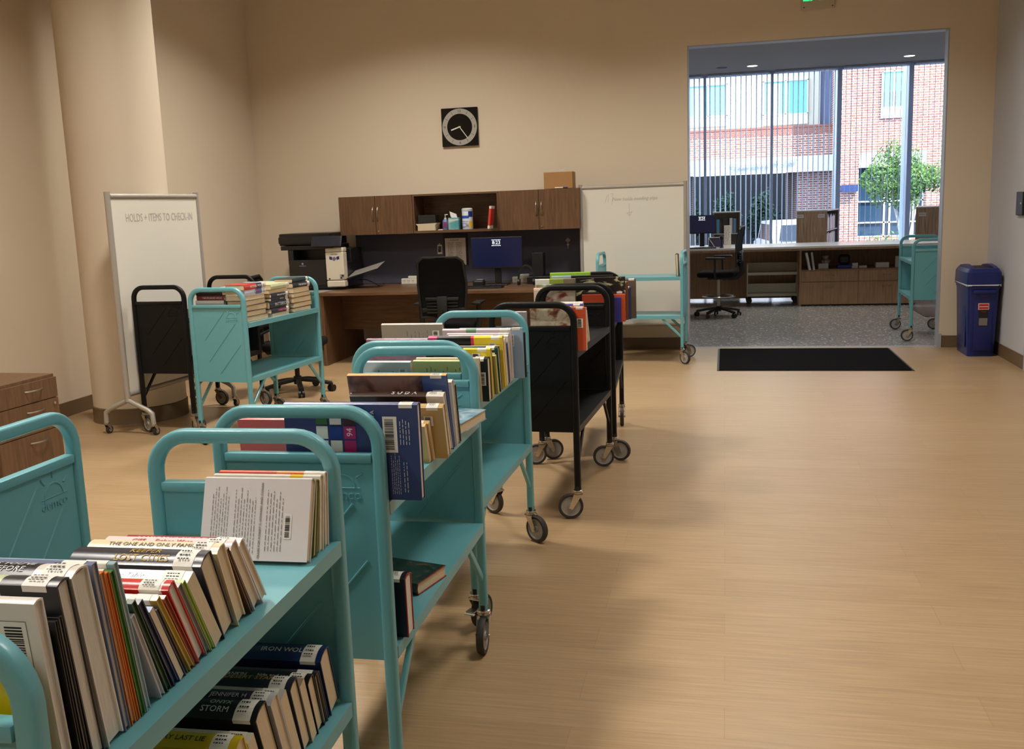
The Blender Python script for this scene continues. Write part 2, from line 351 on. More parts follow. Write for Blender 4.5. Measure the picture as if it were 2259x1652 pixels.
# ---------------------------------------------------------------- book carts
CW, CL = .415, 1.009
ZU, ZL = .845, .469
def cart_caster(parent, x, y, ang, brake=False, tone=chrome):
    c = MB(); c.cyl((0, 0, .150), .017, .03, mt=blackp); c.lathe([(.020, .128), (.024, .131), (.024, .136), (.020, .138), (.024, .141), (.023, .146), (.018, .148)], 20, tone)
    for s in (-1, 1):
        c.prism([(-.022, .13), (.022, .13), (.048, .058), (.030, .050)], s*.021-.0015, s*.021+.0015, tone)
    c.box(-.022, .022, -.0225, .0225, .124, .13, tone)
    c.cyl((.038, 0, .0635), .006, .05, 'y', 10, tone)
    o = c.build('caster', tone, parent, (x, y, 0), (0, 0, ang), smooth=True)
    w = MB(); w.lathe([(.049, -.012), (.0605, -.013), (.0635, -.008), (.0635, .008), (.0605, .013), (.049, .012)], 32, tire_m, Matrix.Translation((.038, 0, .0635)) @ Matrix.Rotation(PI/2, 4, 'X'), cap=False)
    w.lathe([(.010, -.014), (.016, -.014), (.018, -.008), (.043, -.007), (.046, -.011), (.051, -.0115), (.051, .0115), (.046, .011), (.043, .007), (.018, .008), (.016, .014), (.010, .014)], 32, hub_m, Matrix.Translation((.038, 0, .0635)) @ Matrix.Rotation(PI/2, 4, 'X'))
    w.build('wheel', None, o, smooth=True)
    if brake:
        b = MB(); b.box(-.05, -.015, -.018, .018, .085, .09, steel, .002); b.box(-.058, -.045, -.02, .02, .078, .084, white_p, .002); b.build('brake_pedal', None, o)
def frame_pts(zt=1.09, w=CW, zb=.145, r=.083, n=8):
    zt -= .016; a = w/2; pts = [(-a, 0, zb), (-a, 0, zt-r)]
    for i in range(1, n+1): t = PI-PI/2*i/n; pts.append((-a+r+r*math.cos(t), 0, zt-r+r*math.sin(t)))
    for i in range(0, n+1): t = PI/2-PI/2*i/n; pts.append((a-r+r*math.cos(t), 0, zt-r+r*math.sin(t)))
    pts.append((a, 0, zb)); return pts
def make_cart(loc, rz, pc, label, angs=(0, 0, 0, 0), brakes=(0, 0, 0, 0), L=CL, group='rolling book carts', logo=True):
    root = empty('book_cart', (loc[0], loc[1], 0), rz, label, 'book cart', group)
    for e in (-1, 1):
        y = e*L/2
        fr = MB().tube(frame_pts(), rr(.032, .030, .009), up=Vector((0, 1, 0)))
        fo = fr.build('end_frame', pc, root, (0, y, 0), smooth=True)
        p = MB(); a = CW/2-.0165
        p.box(-a, a, -.006, .006, .440, .965)
        p.box(-a, a, -.0145, .0145, .949, .971, None, .003)
        po = p.build('end_panel', pc, root, (0, y, 0), smooth=True)
        if logo:
            for sd in (-1, 1):
                g = MB(); d = sd*.0062
                def P(u, z): return Vector((u*sd*-1, d, z))
                def bar(u0, z0, u1, z1, wd=.003):
                    g.tube([P(u0, z0), P(u1, z1)], circ(wd, 6), None, up=Vector((0, 1, 0)))
                cu, cz, R = .110, .885, .034
                g.tube([P(cu+R*math.cos(PI*i/12), cz+R*math.sin(PI*i/12)) for i in range(13)], circ(.0022, 6), None)
                bar(cu-R-.012, cz, cu+R+.012, cz, .0016)
                for an in (35, 90, 130): bar(cu+(R+.012)*math.cos(math.radians(an)), cz+(R+.012)*math.sin(math.radians(an)), cu+(R+.032)*math.cos(math.radians(an)), cz+(R+.032)*math.sin(math.radians(an)))
                for (ax, az, bx, bz) in ((.055, .925, -.115, .73), (.135, .845, -.09, .585), (.165, .70, -.01, .50)): bar(ax, az, bx, bz)
                g.build('embossed_sunburst', pc, po, smooth=True)
                tx = text('demco', .034, pc, po, mcols((-sd*1.0, 0, 0), (0, 0, 1), (0, sd*1.0, 0), (-sd*cu, d, cz-.018)), 'embossed_word', 'CENTER', .0016, 1.05)
    for z, n in ((ZU, 'upper_shelf'), (ZL, 'lower_shelf')):
        s = MB(); a = CW/2+.0145; b = L/2-.0165
        s.box(-a+.0025, a-.0025, -b, b, z-.003, z); s.box(a-.0025, a, -b, b, z-.033, z, None); s.box(-a, -a+.0025, -b, b, z-.033, z, None)
        s.box(a-.018, a-.0025, -b, b, z-.033, z-.031); s.box(-a+.0025, -a+.018, -b, b, z-.033, z-.031)
        s.build('shelf', pc, root)
    for sx in (-1, 1):
        for sy in (-1, 1):
            b = MB().tube([(0, sy*(L/2-.19), ZL-.031), (0, sy*(L/2-.016), .270)], rr(.022, .014, .003, 2), up=Vector((1, 0, 0)))
            b.build('brace', pc, root, (sx*(CW/2), 0, 0))
    k = 0
    for sy in (-1, 1):
        for sx in (-1, 1):
            cart_caster(root, sx*CW/2, sy*L/2, angs[k], brakes[k]); k += 1
    return root
R = math.radians
CARTS = {}
CARTS[1] = ((-1.017, 1.414), .036); CARTS[2] = ((-1.033, 2.684), .019); CARTS[3] = ((-1.102, 3.844), -.012)
CARTS[4] = ((-.902, 5.215), -.045); CARTS[5] = ((-.896, 6.351), .055); CARTS[7] = ((-3.326, 6.584), -.091)
CARTS[8] = ((-3.995, 6.925), -.045); CARTS[6] = ((-.800, 9.807), 1.518); CARTS[10] = ((2.172, 11.57), -.039); CARTS[0] = ((-2.125, 1.932), PI/2)
CLN = {6: .817}
# order of casters: near-left, near-right, far-left, far-right
make_cart(*CARTS[1], teal, 'nearest teal metal book cart, at the bottom left, packed with leaning books on both shelves', (R(200), R(-80), R(120), R(-100)))
make_cart(*CARTS[2], teal, 'second teal book cart of the row, with the large dark blue book at one end', (R(180), R(-90), R(200), R(-88)), (0, 0, 0, 0))
make_cart(*CARTS[3], teal, 'third teal book cart of the row, right in front of the first black cart', (R(150), R(75), R(-160), R(-35)), (0, 1, 0, 0))
make_cart(*CARTS[4], black_pc, 'nearer black metal book cart of the row, with a red-orange book at one end', (R(150), R(195), R(200), R(195)))
make_cart(*CARTS[5], black_pc, 'farther black metal book cart of the row, with the dark leafy-covered book on top', (R(20), R(-15), R(160), R(-88)), (0, 0, 0, 1))
make_cart(*CARTS[6], teal, 'shorter teal book cart parked crosswise in front of the right whiteboard, nearly empty', (R(-130), R(-60), R(100), R(100)), L=.817)
make_cart(*CARTS[7], teal, 'teal book cart with flat stacks of books, parked beside a black cart at left', (R(-40), R(190), R(-20), R(-30)))
make_cart(*CARTS[8], black_pc, 'empty black book cart parked against the left whiteboard', (R(-25), R(-15), R(-10), R(-20)))
make_cart(*CARTS[10], teal, 'teal book cart on the grey terrazzo beyond the wide opening, beside the right jamb', (R(180), R(190), R(190), R(170)))
make_cart(*CARTS[0], teal, 'teal book cart cut off by the left edge, only its end panel showing', (0, R(40), R(90), R(60)))

# ---------------------------------------------------------------- books
def cmat(c): return mat('cover_%02x%02x%02x' % tuple(c), c, .32, noise=.03, nscale=15)
ART = {}
def art(name, cols, scale=7, kind='noise', stretch=(1, 1, 1)):
    if 'cover_art_'+name in MATS: return MATS['cover_art_'+name]
    return ramp_mat('cover_art_'+name, [(.25+.5*i/(len(cols)-1), c) for i, c in enumerate(cols)], scale, stretch, .3, kind, dist=1.2)
def cover_profile(T, W, b, rnd):
    out = [(0, 0)]; n = 6 if rnd else 1; bul = min(.007, T*.14) if rnd else 0
    out.append((0, W-.001))
    if rnd:
        for i in range(n+1): t = i/n; out.append((T*t, W-.001+bul*math.sin(PI*t)))
    else: out += [(.001, W), (T-.001, W)]
    out += [(T, W-.001), (T, 0)]
    ys = [o for o in out]; inn = []
    for (y, z) in ys:
        f = (y/T)*2-1; inn.append((T/2+(y-T/2)*(1-2*b/T), z if z == 0 else z-b))
    return out, inn, bul
def book(M, L, T, W, cover, label, group, hard=True, page=None, sticker=True, title=None, tsize=.6, tmat=None, tx=.42, segs=None, backseg=None, barcode=None, rows=None, t2=None, name='book', cat='book', shear=0, detail=True, alt=None):
    """local frame: x from -L (head) to 0 (tail), y 0..T through the boards, z 0 (fore edge) to W (spine)"""
    cv = cover if not isinstance(cover, tuple) else cmat(cover)
    b = (.0024 if T > .012 else .0016) if hard else .0006; ins = .003 if hard else .0002
    out, inn, bul = cover_profile(T, W, b, hard and T > .016)
    mb = MB(); n = len(out)
    brk = [(-L, cv)] if not segs else [(-L*(1-f), (c if not isinstance(c, tuple) else cmat(c))) for f, c in segs]
    for i, (xa, mt) in enumerate(brk):
        xb = brk[i+1][0] if i+1 < len(brk) else 0
        vs = [(xa, y, z) for y, z in out]+[(xa, y, z) for y, z in inn]+[(xb, y, z) for y, z in out]+[(xb, y, z) for y, z in inn]
        fo = [(j, j+1, 2*n+j+1, 2*n+j) for j in range(n-1)]+[(n+j, 3*n+j, 3*n+j+1, n+j+1) for j in range(n-1)]
        fo += [(0, 2*n, 3*n, n), (n-1, 2*n-1, 4*n-1, 3*n-1)]
        fo += [(j, n+j, n+j+1, j+1) for j in range(n-1)]+[(2*n+j, 2*n+j+1, 3*n+j+1, 3*n+j) for j in range(n-1)]
        if alt is not None and i == 0:
            mb.add(vs, fo, mt)
        else: mb.add(vs, fo, mt)
    o = mb.build(name, None, smooth=hard and T > .016)
    o.matrix_world = M; tag(o, label, cat, group)
    pm = page or pages_m
    pg = MB(); pg.box(-L+ins, -ins, b, T-b, ins, W-b-.0006); pg.build('pages', pm, o)
    if not detail: return o
    if sticker:
        st = MB(); x1 = -.010-random.uniform(0, .006); x0 = x1-.034
        pr = [(y, z) for y, z in out[1:-1]]; e = .0006
        vs = [(x, T/2+(y-T/2)*(1+e/T), z+e) for x in (x0, x1) for y, z in pr]; k = len(pr)
        lo = W-.009
        vs += [(x0, -e/2, lo), (x1, -e/2, lo), (x0, T+e/2, lo), (x1, T+e/2, lo)]
        fs = [(j, j+1, k+j+1, k+j) for j in range(k-1)]+[(2*k, 0, k, 2*k+1), (k-1, 2*k+2, 2*k+3, 2*k-1)]
        st.add(vs, fs, white_l)
        zz = W+bul+.0003+e
        if T > .014:
            rn = random.Random(int(T*1e5)+int(W*1e4))
            for r in range(3):
                yy = T*(.72-.22*r); xx = x0+.006
                while xx < x1-.010:
                    wl = rn.uniform(.002, .005); st.add([(xx, yy-T*.04, zz), (xx+wl, yy-T*.04, zz), (xx+wl, yy+T*.04, zz), (xx, yy+T*.04, zz)], [(0, 1, 2, 3)], ink); xx += wl+.0015
        st.build('spine_sticker', None, o)
    def curved(tt, sz, tm, xo, yf):
        t0 = text(tt, sz, tm, o, None, 'spine_title', 'CENTER', .0001, 1, shear); me = t0.data.copy(); t0.data = me
        for vv in me.vertices:
            yy = min(max(vv.co.y/T+yf, 0), 1); vv.co = (vv.co.x+xo, vv.co.y+T*yf, W-.0004+bul*math.sin(PI*yy)+(.0004 if vv.co.z > 0 else 0))
    if title:
        curved(title, T*tsize, tmat or whiteink, -L*tx, .5 if not t2 else .72)
    if t2: curved(t2[0], T*t2[1], t2[2], -L*t2[3], t2[4])
    if barcode:
        bx, bz, bw, bh = barcode   # centre along x from tail, centre z, extent along x, extent along z
        q = MB(); e = -.0007; q.add([(-bx-bw/2, e, bz-bh/2), (-bx+bw/2, e, bz-bh/2), (-bx+bw/2, e, bz+bh/2), (-bx-bw/2, e, bz+bh/2)], [(0, 1, 2, 3)], white_l)
        rn = random.Random(5); zz = bz-bh*.42
        while zz < bz+bh*.42:
            t = rn.uniform(.0006, .0026); zz2 = min(zz+t, bz+bh*.43); q.add([(-bx-bw*.36, 2*e, zz), (-bx+bw*.26, 2*e, zz), (-bx+bw*.26, 2*e, zz2), (-bx-bw*.36, 2*e, zz2)], [(0, 1, 2, 3)], ink); zz = zz2+rn.uniform(.0006, .002)
        q.build('barcode_label', None, o)
    if rows:
        for i, (xa, xb, za, zb, nr, mt) in enumerate(rows):   # block: xa..xb distance from tail (line stack), za..zb reading direction
            q = MB()
            wordrows(q, za, zb, xa, xb, nr, mt, lambda a, c: (-c, -.0008, a), seed=i+3, h=.2); q.build('cover_print', None, o)
    return o
def cartM(ci):
    (x, y), t = CARTS[ci]; return Matrix.Translation((x, y, 0)) @ Matrix.Rotation(t, 4, 'Z')
SHELVED = {}
def stand(ci, z, v, u, lean, L, T, W, cover, label, group, **k):
    """book standing on its fore edge, spine up; v position of near bottom corner, u of tail end"""
    a = R(lean); lst = SHELVED.setdefault((ci, z), [])
    for (u0, u1, v0, a0, T0, W0) in lst:
        if min(u, u1)-max(u-L, u0) < .002 or v < v0-.012: continue
        hm = min(W*math.cos(a), W0*math.cos(a0))
        need = v0+(T0/math.cos(a0) if a0 >= 0 else T0*math.cos(a0))+max(0, hm*(math.tan(a)-math.tan(a0)))+(.0012 if a0 >= 0 else .004)
        if v < need < v+.2: v = need
    lst.append((u-L, u, v, a, T, W))
    dz = .0006+(T*math.sin(-a) if a < 0 else 0)
    M = cartM(ci) @ Matrix.Translation((u, v, z+dz)) @ Matrix.Rotation(a, 4, 'X')
    return book(M, L, T, W, cover, label, group, **k)
def flat(ci, z, u, v, face, rz, L, T, W, cover, label, group, **k):
    """book lying flat; face 'spine' or 'pages' turned to the aisle side (+u), or 'near' = spine to the near end"""
    if face == 'spine': B = mcols((0, 1, 0), (0, 0, 1), (1, 0, 0), (u-W, v+L, z))
    elif face == 'pages': B = mcols((0, -1, 0), (0, 0, 1), (-1, 0, 0), (u, v, z))
    elif face == 'near': B = mcols((1, 0, 0), (0, 0, 1), (0, -1, 0), (u, v+W, z))
    c = Matrix.Translation((u-W/2, v+L/2, 0))
    M = cartM(ci) @ c @ Matrix.Rotation(R(rz), 4, 'Z') @ c.inverted() @ B
    return book(M, L, T, W, cover, label, group, **k)

G1 = 'books leaning on the top shelf of the nearest cart'
def c1(v, lean, T, W, L, cover, label, u=.195, **k): return stand(1, ZU, v, u, lean, L, T, W, cover, label, G1, **k)
c1(-.462, 4, .013, .172, .21, (226, 200, 20), 'thin yellow and purple picture book at the near end of the nearest cart', u=.185, sticker=True, page=cmat((84, 54, 140)))
c1(-.430, 5.4, .018, .250, .29, (226, 220, 212), 'large white picture book with a printed barcode box, second from the near end', u=.190, page=pages_w, sticker=False)
c1(-.404, 6, .006, .216, .25, (18, 18, 20), 'thin black book between the large white picture book and the pale green spine', page=pages_w)
c1(-.394, 6.6, .008, .218, .27, (34, 32, 34), 'second thin black book, pressed against the pale green spined one', page=pages_w, sticker=False)
c1(-.381, 7.6, .026, .258, .29, (22, 22, 24), 'large book with a pale green spine and black tail on the nearest cart', segs=[(0, (205, 212, 176)), (.72, (48, 48, 50))], page=pages_w)
c1(-.347, 8.6, .036, .258, .29, (222, 214, 200), 'thick white-spined astronomy book with a black title box on the nearest cart', page=pages_w, segs=[(0, (24, 24, 26)), (.80, (226, 220, 210))], title='THE UNIVERSE AS YOU\'VE', tsize=.38, t2=('NEVER SEEN IT BEFORE', .38, whiteink, .50, .34), tx=.50)
c1(-.306, 8.0, .012, .258, .28, (112, 120, 150), 'tall slim grey-blue book behind the astronomy book', page=pages_w)
c1(-.290, 8.8, .010, .240, .25, (214, 120, 40), 'orange picture book leaning in the nearest cart', page=pages_w)
c1(-.277, 9.2, .008, .236, .25, (206, 110, 34), 'second orange picture book, just behind the first orange one', page=cmat((190, 110, 50)))
c1(-.266, 9.8, .010, .234, .26, (88, 132, 48), 'thin book with a brown and green cover, next to the orange ones', segs=[(0, (70, 120, 50))], page=cmat((110, 150, 70)))
c1(-.253, 10.4, .010, .243, .27, (150, 180, 190), 'tall pale blue book with a red headband end', page=pages_w)
c1(-.222, 20.5, .010, .160, .20, (190, 188, 192), 'small thin white book leaning behind the tall pale blue one', sticker=False, page=pages_w)
c1(-.203, 22.6, .011, .182, .21, (52, 78, 50), 'dark green book among the small books on the nearest cart', page=cmat((60, 84, 56)))
c1(-.186, 24.4, .013, .176, .21, (34, 42, 74), 'navy book beside the dark green one', page=cmat((44, 50, 80)))
c1(-.168, 25.0, .013, .152, .20, (48, 84, 160), 'small blue paperback with curled corners', hard=False)
c1(-.152, 25.6, .008, .148, .19, (84, 76, 70), 'thin brown-grey book behind the curled blue paperback', page=cmat((96, 86, 78)))
c1(-.139, 27.8, .011, .166, .22, (206, 172, 74), 'mustard yellow book among the small books', page=cmat((190, 160, 80)))
c1(-.124, 26.8, .010, .158, .21, (168, 74, 58), 'rust red book next to the mustard yellow one', page=cmat((160, 90, 70)))
c1(-.106, 25.0, .022, .166, .24, (200, 50, 44), 'bright red book with a round 100 on its spine', title='100', tsize=.8, tmat=ink, tx=.46, page=pages_w, segs=[(0, (200, 50, 44)), (.80, (232, 228, 222)), (.95, (200, 50, 44))])
c1(-.077, 25.6, .012, .158, .21, (150, 146, 136), 'grey-paged slim book behind the bright red one', page=cmat((140, 134, 122)))
c1(-.062, 26.2, .009, .160, .21, (150, 180, 46), 'lime green slim book on the nearest cart', page=cmat((190, 190, 130)))
c1(-.047, 27.0, .026, .156, .23, (230, 222, 214), 'white book with a purple script title, in front of the thick dark blue one', title='A Place at the Table', tsize=.55, tmat=blueink, tx=.6, shear=.3, hard=False)
c1(-.008, 21.0, .041, .160, .235, (38, 36, 46), 'thick dark book with a golden title on the nearest cart', title='KEEPER', tsize=.42, tmat=goldink, tx=.46, t2=('LOST CITIES', .44, goldink, .46, .30))
c1(.046, 20.0, .030, .160, .24, (232, 214, 176), 'cream spined novel behind the thick dark golden-lettered book', title='THE ONE AND ONLY FAMILY', tsize=.42, tmat=greyink, tx=.5, segs=[(0, (232, 214, 176))])
c1(.086, 26.0, .008, .160, .23, (96, 64, 46), 'slim brown covered book behind the cream novel', sticker=False)
c1(.100, 27.6, .026, .158, .24, (226, 210, 208), 'white and pink novel with a red script title', title='GIFF     Estlane Wear', tsize=.5, tmat=redink, tx=.55, shear=.2)
c1(.136, 29.0, .020, .155, .22, (126, 40, 40), 'dark red spined book, last of the books leaning toward the near end', title='ROBERT SONS  RIGHT THRILLER', tsize=.6, tmat=whiteink, tx=.5, segs=[(0, (150, 44, 44)), (.78, (232, 228, 222))])
c1(.334, -20, .024, .168, .234, (224, 220, 218), 'white dust-jacketed book with its printed back cover facing the camera', u=.205, sticker=False, barcode=(.045, .07, .016, .05), rows=[(.055, .095, .02, .15, 6, greyink), (.115, .165, .015, .15, 8, greyink), (.175, .215, .02, .15, 7, greyink)])
c1(.350, -16, .018, .158, .24, (110, 118, 40), 'green-edged novel tucked behind the white back cover', u=.205, sticker=False)
c1(.380, -11, .022, .158, .24, (228, 222, 212), 'white spined biography leaning at the far end of the nearest cart', u=.205, title='Malcolm X        Whitaker', tsize=.55, tmat=greyink, segs=[(0, (228, 222, 212)), (.72, (240, 200, 60)), (.84, (232, 226, 216))], sticker=False)
c1(.400, -8, .020, .158, .24, (232, 110, 60), 'orange and white spined book standing last at the far end', u=.205, segs=[(0, (214, 80, 52)), (.55, (236, 130, 60)), (.84, (232, 226, 216))])
# printed back-cover lettering of two books
def cover_text(o, s, size, x, z, mt, sx=1):
    return text(s, size, mt, o, mcols((0, 0, 1), (-1, 0, 0), (0, -1, 0), (-x, -.0009, z)), 'cover_lettering', 'CENTER', .0002, sx)
bks = [o for o in COL.objects if o.name.startswith('book') and o.type == 'MESH' and o.parent is None]
wp = bks[1]; q = MB()
cover_text(wp, 'Kane Miller', .022, .052, .060, ink, 1.1)
q.add([(-.028-.025, -.0007, .145), (-.028+.012, -.0007, .145), (-.028+.012, -.0007, .225), (-.028-.025, -.0007, .225)], [(0, 1, 2, 3)], white_l)
zz = .15; rn = random.Random(2)
while zz < .22:
    t = rn.uniform(.0008, .0028); q.add([(-.046, -.001, zz), (-.022, -.001, zz), (-.022, -.001, min(zz+t, .221)), (-.046, -.001, min(zz+t, .221))], [(0, 1, 2, 3)], ink); zz += t+rn.uniform(.0008, .002)
for (a, b_, c_, d_) in ((-.054, -.0535, .144, .226), (-.0155, -.015, .144, .226), (-.054, -.015, .144, .1446), (-.054, -.015, .2254, .226)):
    q.add([(a, -.001, c_), (b_, -.001, c_), (b_, -.001, d_), (a, -.001, d_)], [(0, 1, 2, 3)], ink)
q.build('barcode_label', None, wp)
pr_ = [b for b in bks if 'printed back cover facing' in b['label']][0]
cover_text(pr_, 'PRAISE FOR ROBERT E. HOWARD AND CONAN', .0062, .105, .082, greyink, 1.15)

G2 = 'novels leaning on the lower shelf of the nearest cart'
def c1l(vt, zt, lean, T, L, cover, label, **k):
    a = R(lean); W = (zt-ZL)/math.cos(a); return stand(1, ZL, vt+W*math.sin(a), .197, lean, L, T, W-.004, cover, label, G2, **k)
c1l(-.125, .640, 17, .026, .24, (96, 30, 50), 'maroon novel nearest the camera on the lower shelf of the nearest cart', title='FORTY', tsize=.5, tmat=pinkink, tx=.36)
c1l(-.085, .625, 17, .020, .22, (150, 130, 90), 'tan paperback between the maroon and yellow novels on the lower shelf', hard=False)
c1l(-.010, .645, 17, .036, .23, (214, 186, 30), 'yellow novel on the lower shelf of the nearest cart', title='EVERY LAST LIE', tsize=.42, tmat=ink, tx=.5)
c1l(.036, .632, 18, .026, .22, (224, 218, 204), 'cream paged paperback behind the yellow novel', hard=False)
c1l(.072, .655, 18, .050, .245, (20, 20, 22), 'thick black fantasy novel with white title letters', title='ONYX', tsize=.30, tmat=whiteink, tx=.33, t2=('STORM', .34, whiteink, .35, .36))
c1l(.138, .650, 18, .034, .24, (36, 38, 62), 'dark blue novel with spaced white author name, behind the thick black one', title='JENNIFER H', tsize=.42, tmat=whiteink, tx=.38, segs=[(0, (26, 26, 34)), (.55, (60, 40, 80)), (.85, (206, 204, 206))])
c1l(.176, .638, 18, .030, .22, (196, 190, 184), 'pale paperback between the dark blue and the gold-titled novels', hard=False)
c1l(.226, .634, 16.5, .038, .24, (40, 38, 52), 'dark novel with a gold title on the lower shelf', title='DESERT STAR', tsize=.46, tmat=goldink, tx=.40, t2=('CONNELLY', .40, greyink, .76, .5))
c1l(.270, .618, 17, .026, .21, (168, 148, 120), 'tan paperback just behind the gold-titled dark novel', hard=False)
c1l(.312, .603, 16, .033, .235, (14, 14, 16), 'black novel with small italic title on the lower shelf', title='IAN RANKIN      hide and seek', tsize=.42, tmat=whiteink, tx=.55, barcode=(.02, .06, .016, .05))
c1l(.340, .600, 15, .014, .23, (24, 22, 24), 'slim black novel before the last one on the lower shelf')
c1l(.355, .600, 16.5, .010, .23, (60, 60, 70), 'slim dark grey novel squeezed beside the last blue one')
c1l(.385, .617, 16, .052, .25, (26, 44, 92), 'thick dark blue novel last at the far end of the lower shelf', title='IRON WOLF', tsize=.36, tmat=whiteink, tx=.36, barcode=(.02, .10, .02, .04))

G3 = 'books on the second cart'
def c2(v, lean, T, W, L, cover, label, u=.25, **k): return stand(2, ZU, v, u, lean, L, T, W, cover, label, G3, **k)
fi = c2(-.472, .5, .028, .240, .345, (54, 66, 118), 'very large dark blue football book with a white barcode sticker on its back', u=.300, page=pages_w, barcode=(.072, .165, .036, .09), rows=[(.03, .045, .02, .10, 2, whiteink), (.05, .075, .015, .12, 5, whiteink), (.095, .108, .012, .10, 3, whiteink), (.02, .05, .14, .21, 4, whiteink)])
cover_text(fi, 'FIFA', .014, .115, .212, whiteink)
pq = MB()
tile = [(60, 40, 44), (226, 226, 226), (60, 110, 70), (170, 40, 110), (30, 60, 140), (216, 226, 220)]
for i in range(6):
    xx = .175+(i % 3)*.036; zz = .205-(i//3)*.036; c = cmat(tile[i]); pq.add([(-xx-.015, -.0009, zz-.016), (-xx+.015, -.0009, zz-.016), (-xx+.015, -.0009, zz+.016), (-xx-.015, -.0009, zz+.016)], [(0, 1, 2, 3)], c)
    zz -= .072; c = cmat(tile[(i*2+3) % 6]); pq.add([(-xx-.015, -.0009, zz-.016), (-xx+.015, -.0009, zz-.016), (-xx+.015, -.0009, zz+.016), (-xx-.015, -.0009, zz+.016)], [(0, 1, 2, 3)], c)
pq.build('picture_tiles', None, fi)
cover_text(fi, '94', .022, .175, .170, whiteink)
stand(2, ZU, -.30, -.045, 4, .21, .024, .165, (26, 26, 30), 'black back-covered book with a pink spine standing behind the handle of the second cart', G3, segs=[(0, (196, 96, 96))], sticker=False)
stand(2, ZU, -.270, -.03, 4, .20, .020, .17, (206, 120, 120), 'pink spined book behind the black back cover on the second cart', G3, sticker=False)
c2(-.118, 18, .018, .118, .19, (214, 178, 118), 'small tan paperback behind the large football book', u=.22, hard=False, sticker=False)
c2(-.094, 18, .018, .122, .19, (206, 168, 108), 'second small tan paperback, next to the first one on the second cart', u=.225, hard=False)
c2(-.066, 13.5, .030, .160, .22, (190, 156, 92), 'mustard gold hardback with a small barcode sticker', u=.26, barcode=(.045, .118, .026, .03), page=pages_w, segs=[(0, (70, 74, 52)), (.55, (190, 156, 92))])
c2(.000, 17.5, .028, .188, .28, (226, 214, 198), 'cream book with black and white block letters on its spine', u=.25, title='S U D A', tsize=.8, tmat=whiteink, tx=.42, segs=[(0, (58, 40, 34)), (.82, (230, 224, 214))], page=pages_w)
lb = c2(.040, 13.5, .016, .238, .30, art('cliffs', [(34, 34, 48), (44, 44, 58), (150, 112, 100), (130, 120, 124), (70, 96, 160)], 8, 'noise', (1, 1, .6)), 'landscape format book with an orange spine and rocky coast cover', u=.25, barcode=(.030, .175, .028, .035), page=pages_w, segs=[(0, art('cliffs', [])), (.76, (66, 92, 152))])
MB().box(-.30, 0, -.0004, .0164, .2380, .2386, cmat((226, 160, 70))).build('spine_cover', None, lb)
c2(.080, 10, .026, .205, .24, (222, 218, 206), 'white book with a green patch behind the landscape book', u=.25, segs=[(0, (222, 218, 206))], page=pages_w)
c2(.116, 11.5, .016, .190, .22, art('embers', [(20, 16, 16), (50, 24, 18), (200, 90, 30)], 14), 'black book with orange flecks, the last standing book on the second cart', u=.25)
_M = cartM(2) @ Matrix.Translation((.225, .235, ZU+.001)) @ Matrix.Rotation(R(-8), 4, 'Z')
book(_M @ mcols((0, -1, 0), (0, 0, 1), (-1, 0, 0), (0, 0, 0)) @ Matrix.Translation((-.0, 0, 0)), .225, .034, .15, art('lake', [(60, 110, 140), (110, 150, 170), (210, 220, 220)], 12), 'blue covered book lying flat at the far end of the second cart', G3, sticker=False)
stand(2, ZL, -.437, .235, 1.5, .24, .050, .158, (16, 20, 30), 'dark hardback with red edges standing at the near end of the lower shelf', G3, barcode=(.20, .085, .03, .05), page=pages_w, segs=[(0, (16, 20, 30)), (.988, (150, 34, 34))])
_M = cartM(2) @ Matrix.Translation((.222, -.012, ZL+.001)) @ Matrix.Rotation(R(-15), 4, 'Z')
book(_M @ mcols((1, 0, 0), (0, 0, 1), (0, -1, 0), (0, 0, 0)), .245, .034, .16, art('jungle', [(14, 20, 26), (20, 36, 36), (40, 64, 52), (170, 84, 50)], 20), 'dark floral hardback with red edges lying flat on the lower shelf of the second cart', G3, sticker=False, segs=[(0, art('jungle', [])), (.988, (150, 34, 34))])

G4 = 'books on the third cart'
def c3(v, lean, T, W, L, cover, label, u=.25, **k): return stand(3, ZU, v, u, lean, L, T, W, cover, label, G4, **k)
c3(-.445, 1, .022, .160, .215, (200, 205, 140), 'pale green back-covered book behind the near handle of the third cart', u=.205, rows=[(.03, .17, .03, .14, 9, greyink)], sticker=False)
stand(3, ZU, -.445, -.020, 1, .225, .026, .156, (196, 202, 204), 'pale grey book with a barcode, left of the pale green one', G4, barcode=(.03, .12, .03, .02), rows=[(.06, .17, .03, .13, 6, greyink)], sticker=False)
c3(-.418, 6, .014, .168, .24, (222, 206, 176), 'cream book with its fore edge resting by the post of the third cart', u=.235, sticker=False)
c3(-.398, 2.5, .040, .160, .21, (30, 30, 32), 'black back-covered book with a barcode sticker, near the post of the third cart', u=.26, barcode=(.020, .085, .022, .05))
c3(-.338, 5, .022, .190, .25, (232, 205, 40), 'yellow and black back-covered book near the middle of the third cart', u=.26, barcode=(.055, .16, .032, .03), segs=[(0, (22, 26, 24)), (.58, (236, 212, 40))], page=pages_m)
c3(-.308, 7, .020, .168, .22, (232, 228, 216), 'white book just behind the yellow and black one', u=.25)
c3(-.280, 9, .022, .165, .22, (60, 58, 56), 'dark grey edged novel in the third cart', u=.25)
c3(-.250, 11, .018, .155, .20, (186, 184, 110), 'olive green paperback in the third cart', u=.26, hard=False, page=cmat((190, 182, 110)))
c3(-.225, 11, .014, .160, .22, (176, 170, 110), 'second olive coloured paperback, next to the first one', u=.25, hard=False)
c3(-.196, 9, .026, .178, .24, (34, 72, 62), 'dark green hardback with a barcode on the third cart', u=.257, barcode=(.02, .09, .016, .05))
c3(-.160, 9.5, .022, .176, .22, (228, 218, 190), 'cream paperback between the dark green and the pink-ended books', u=.25, hard=False)
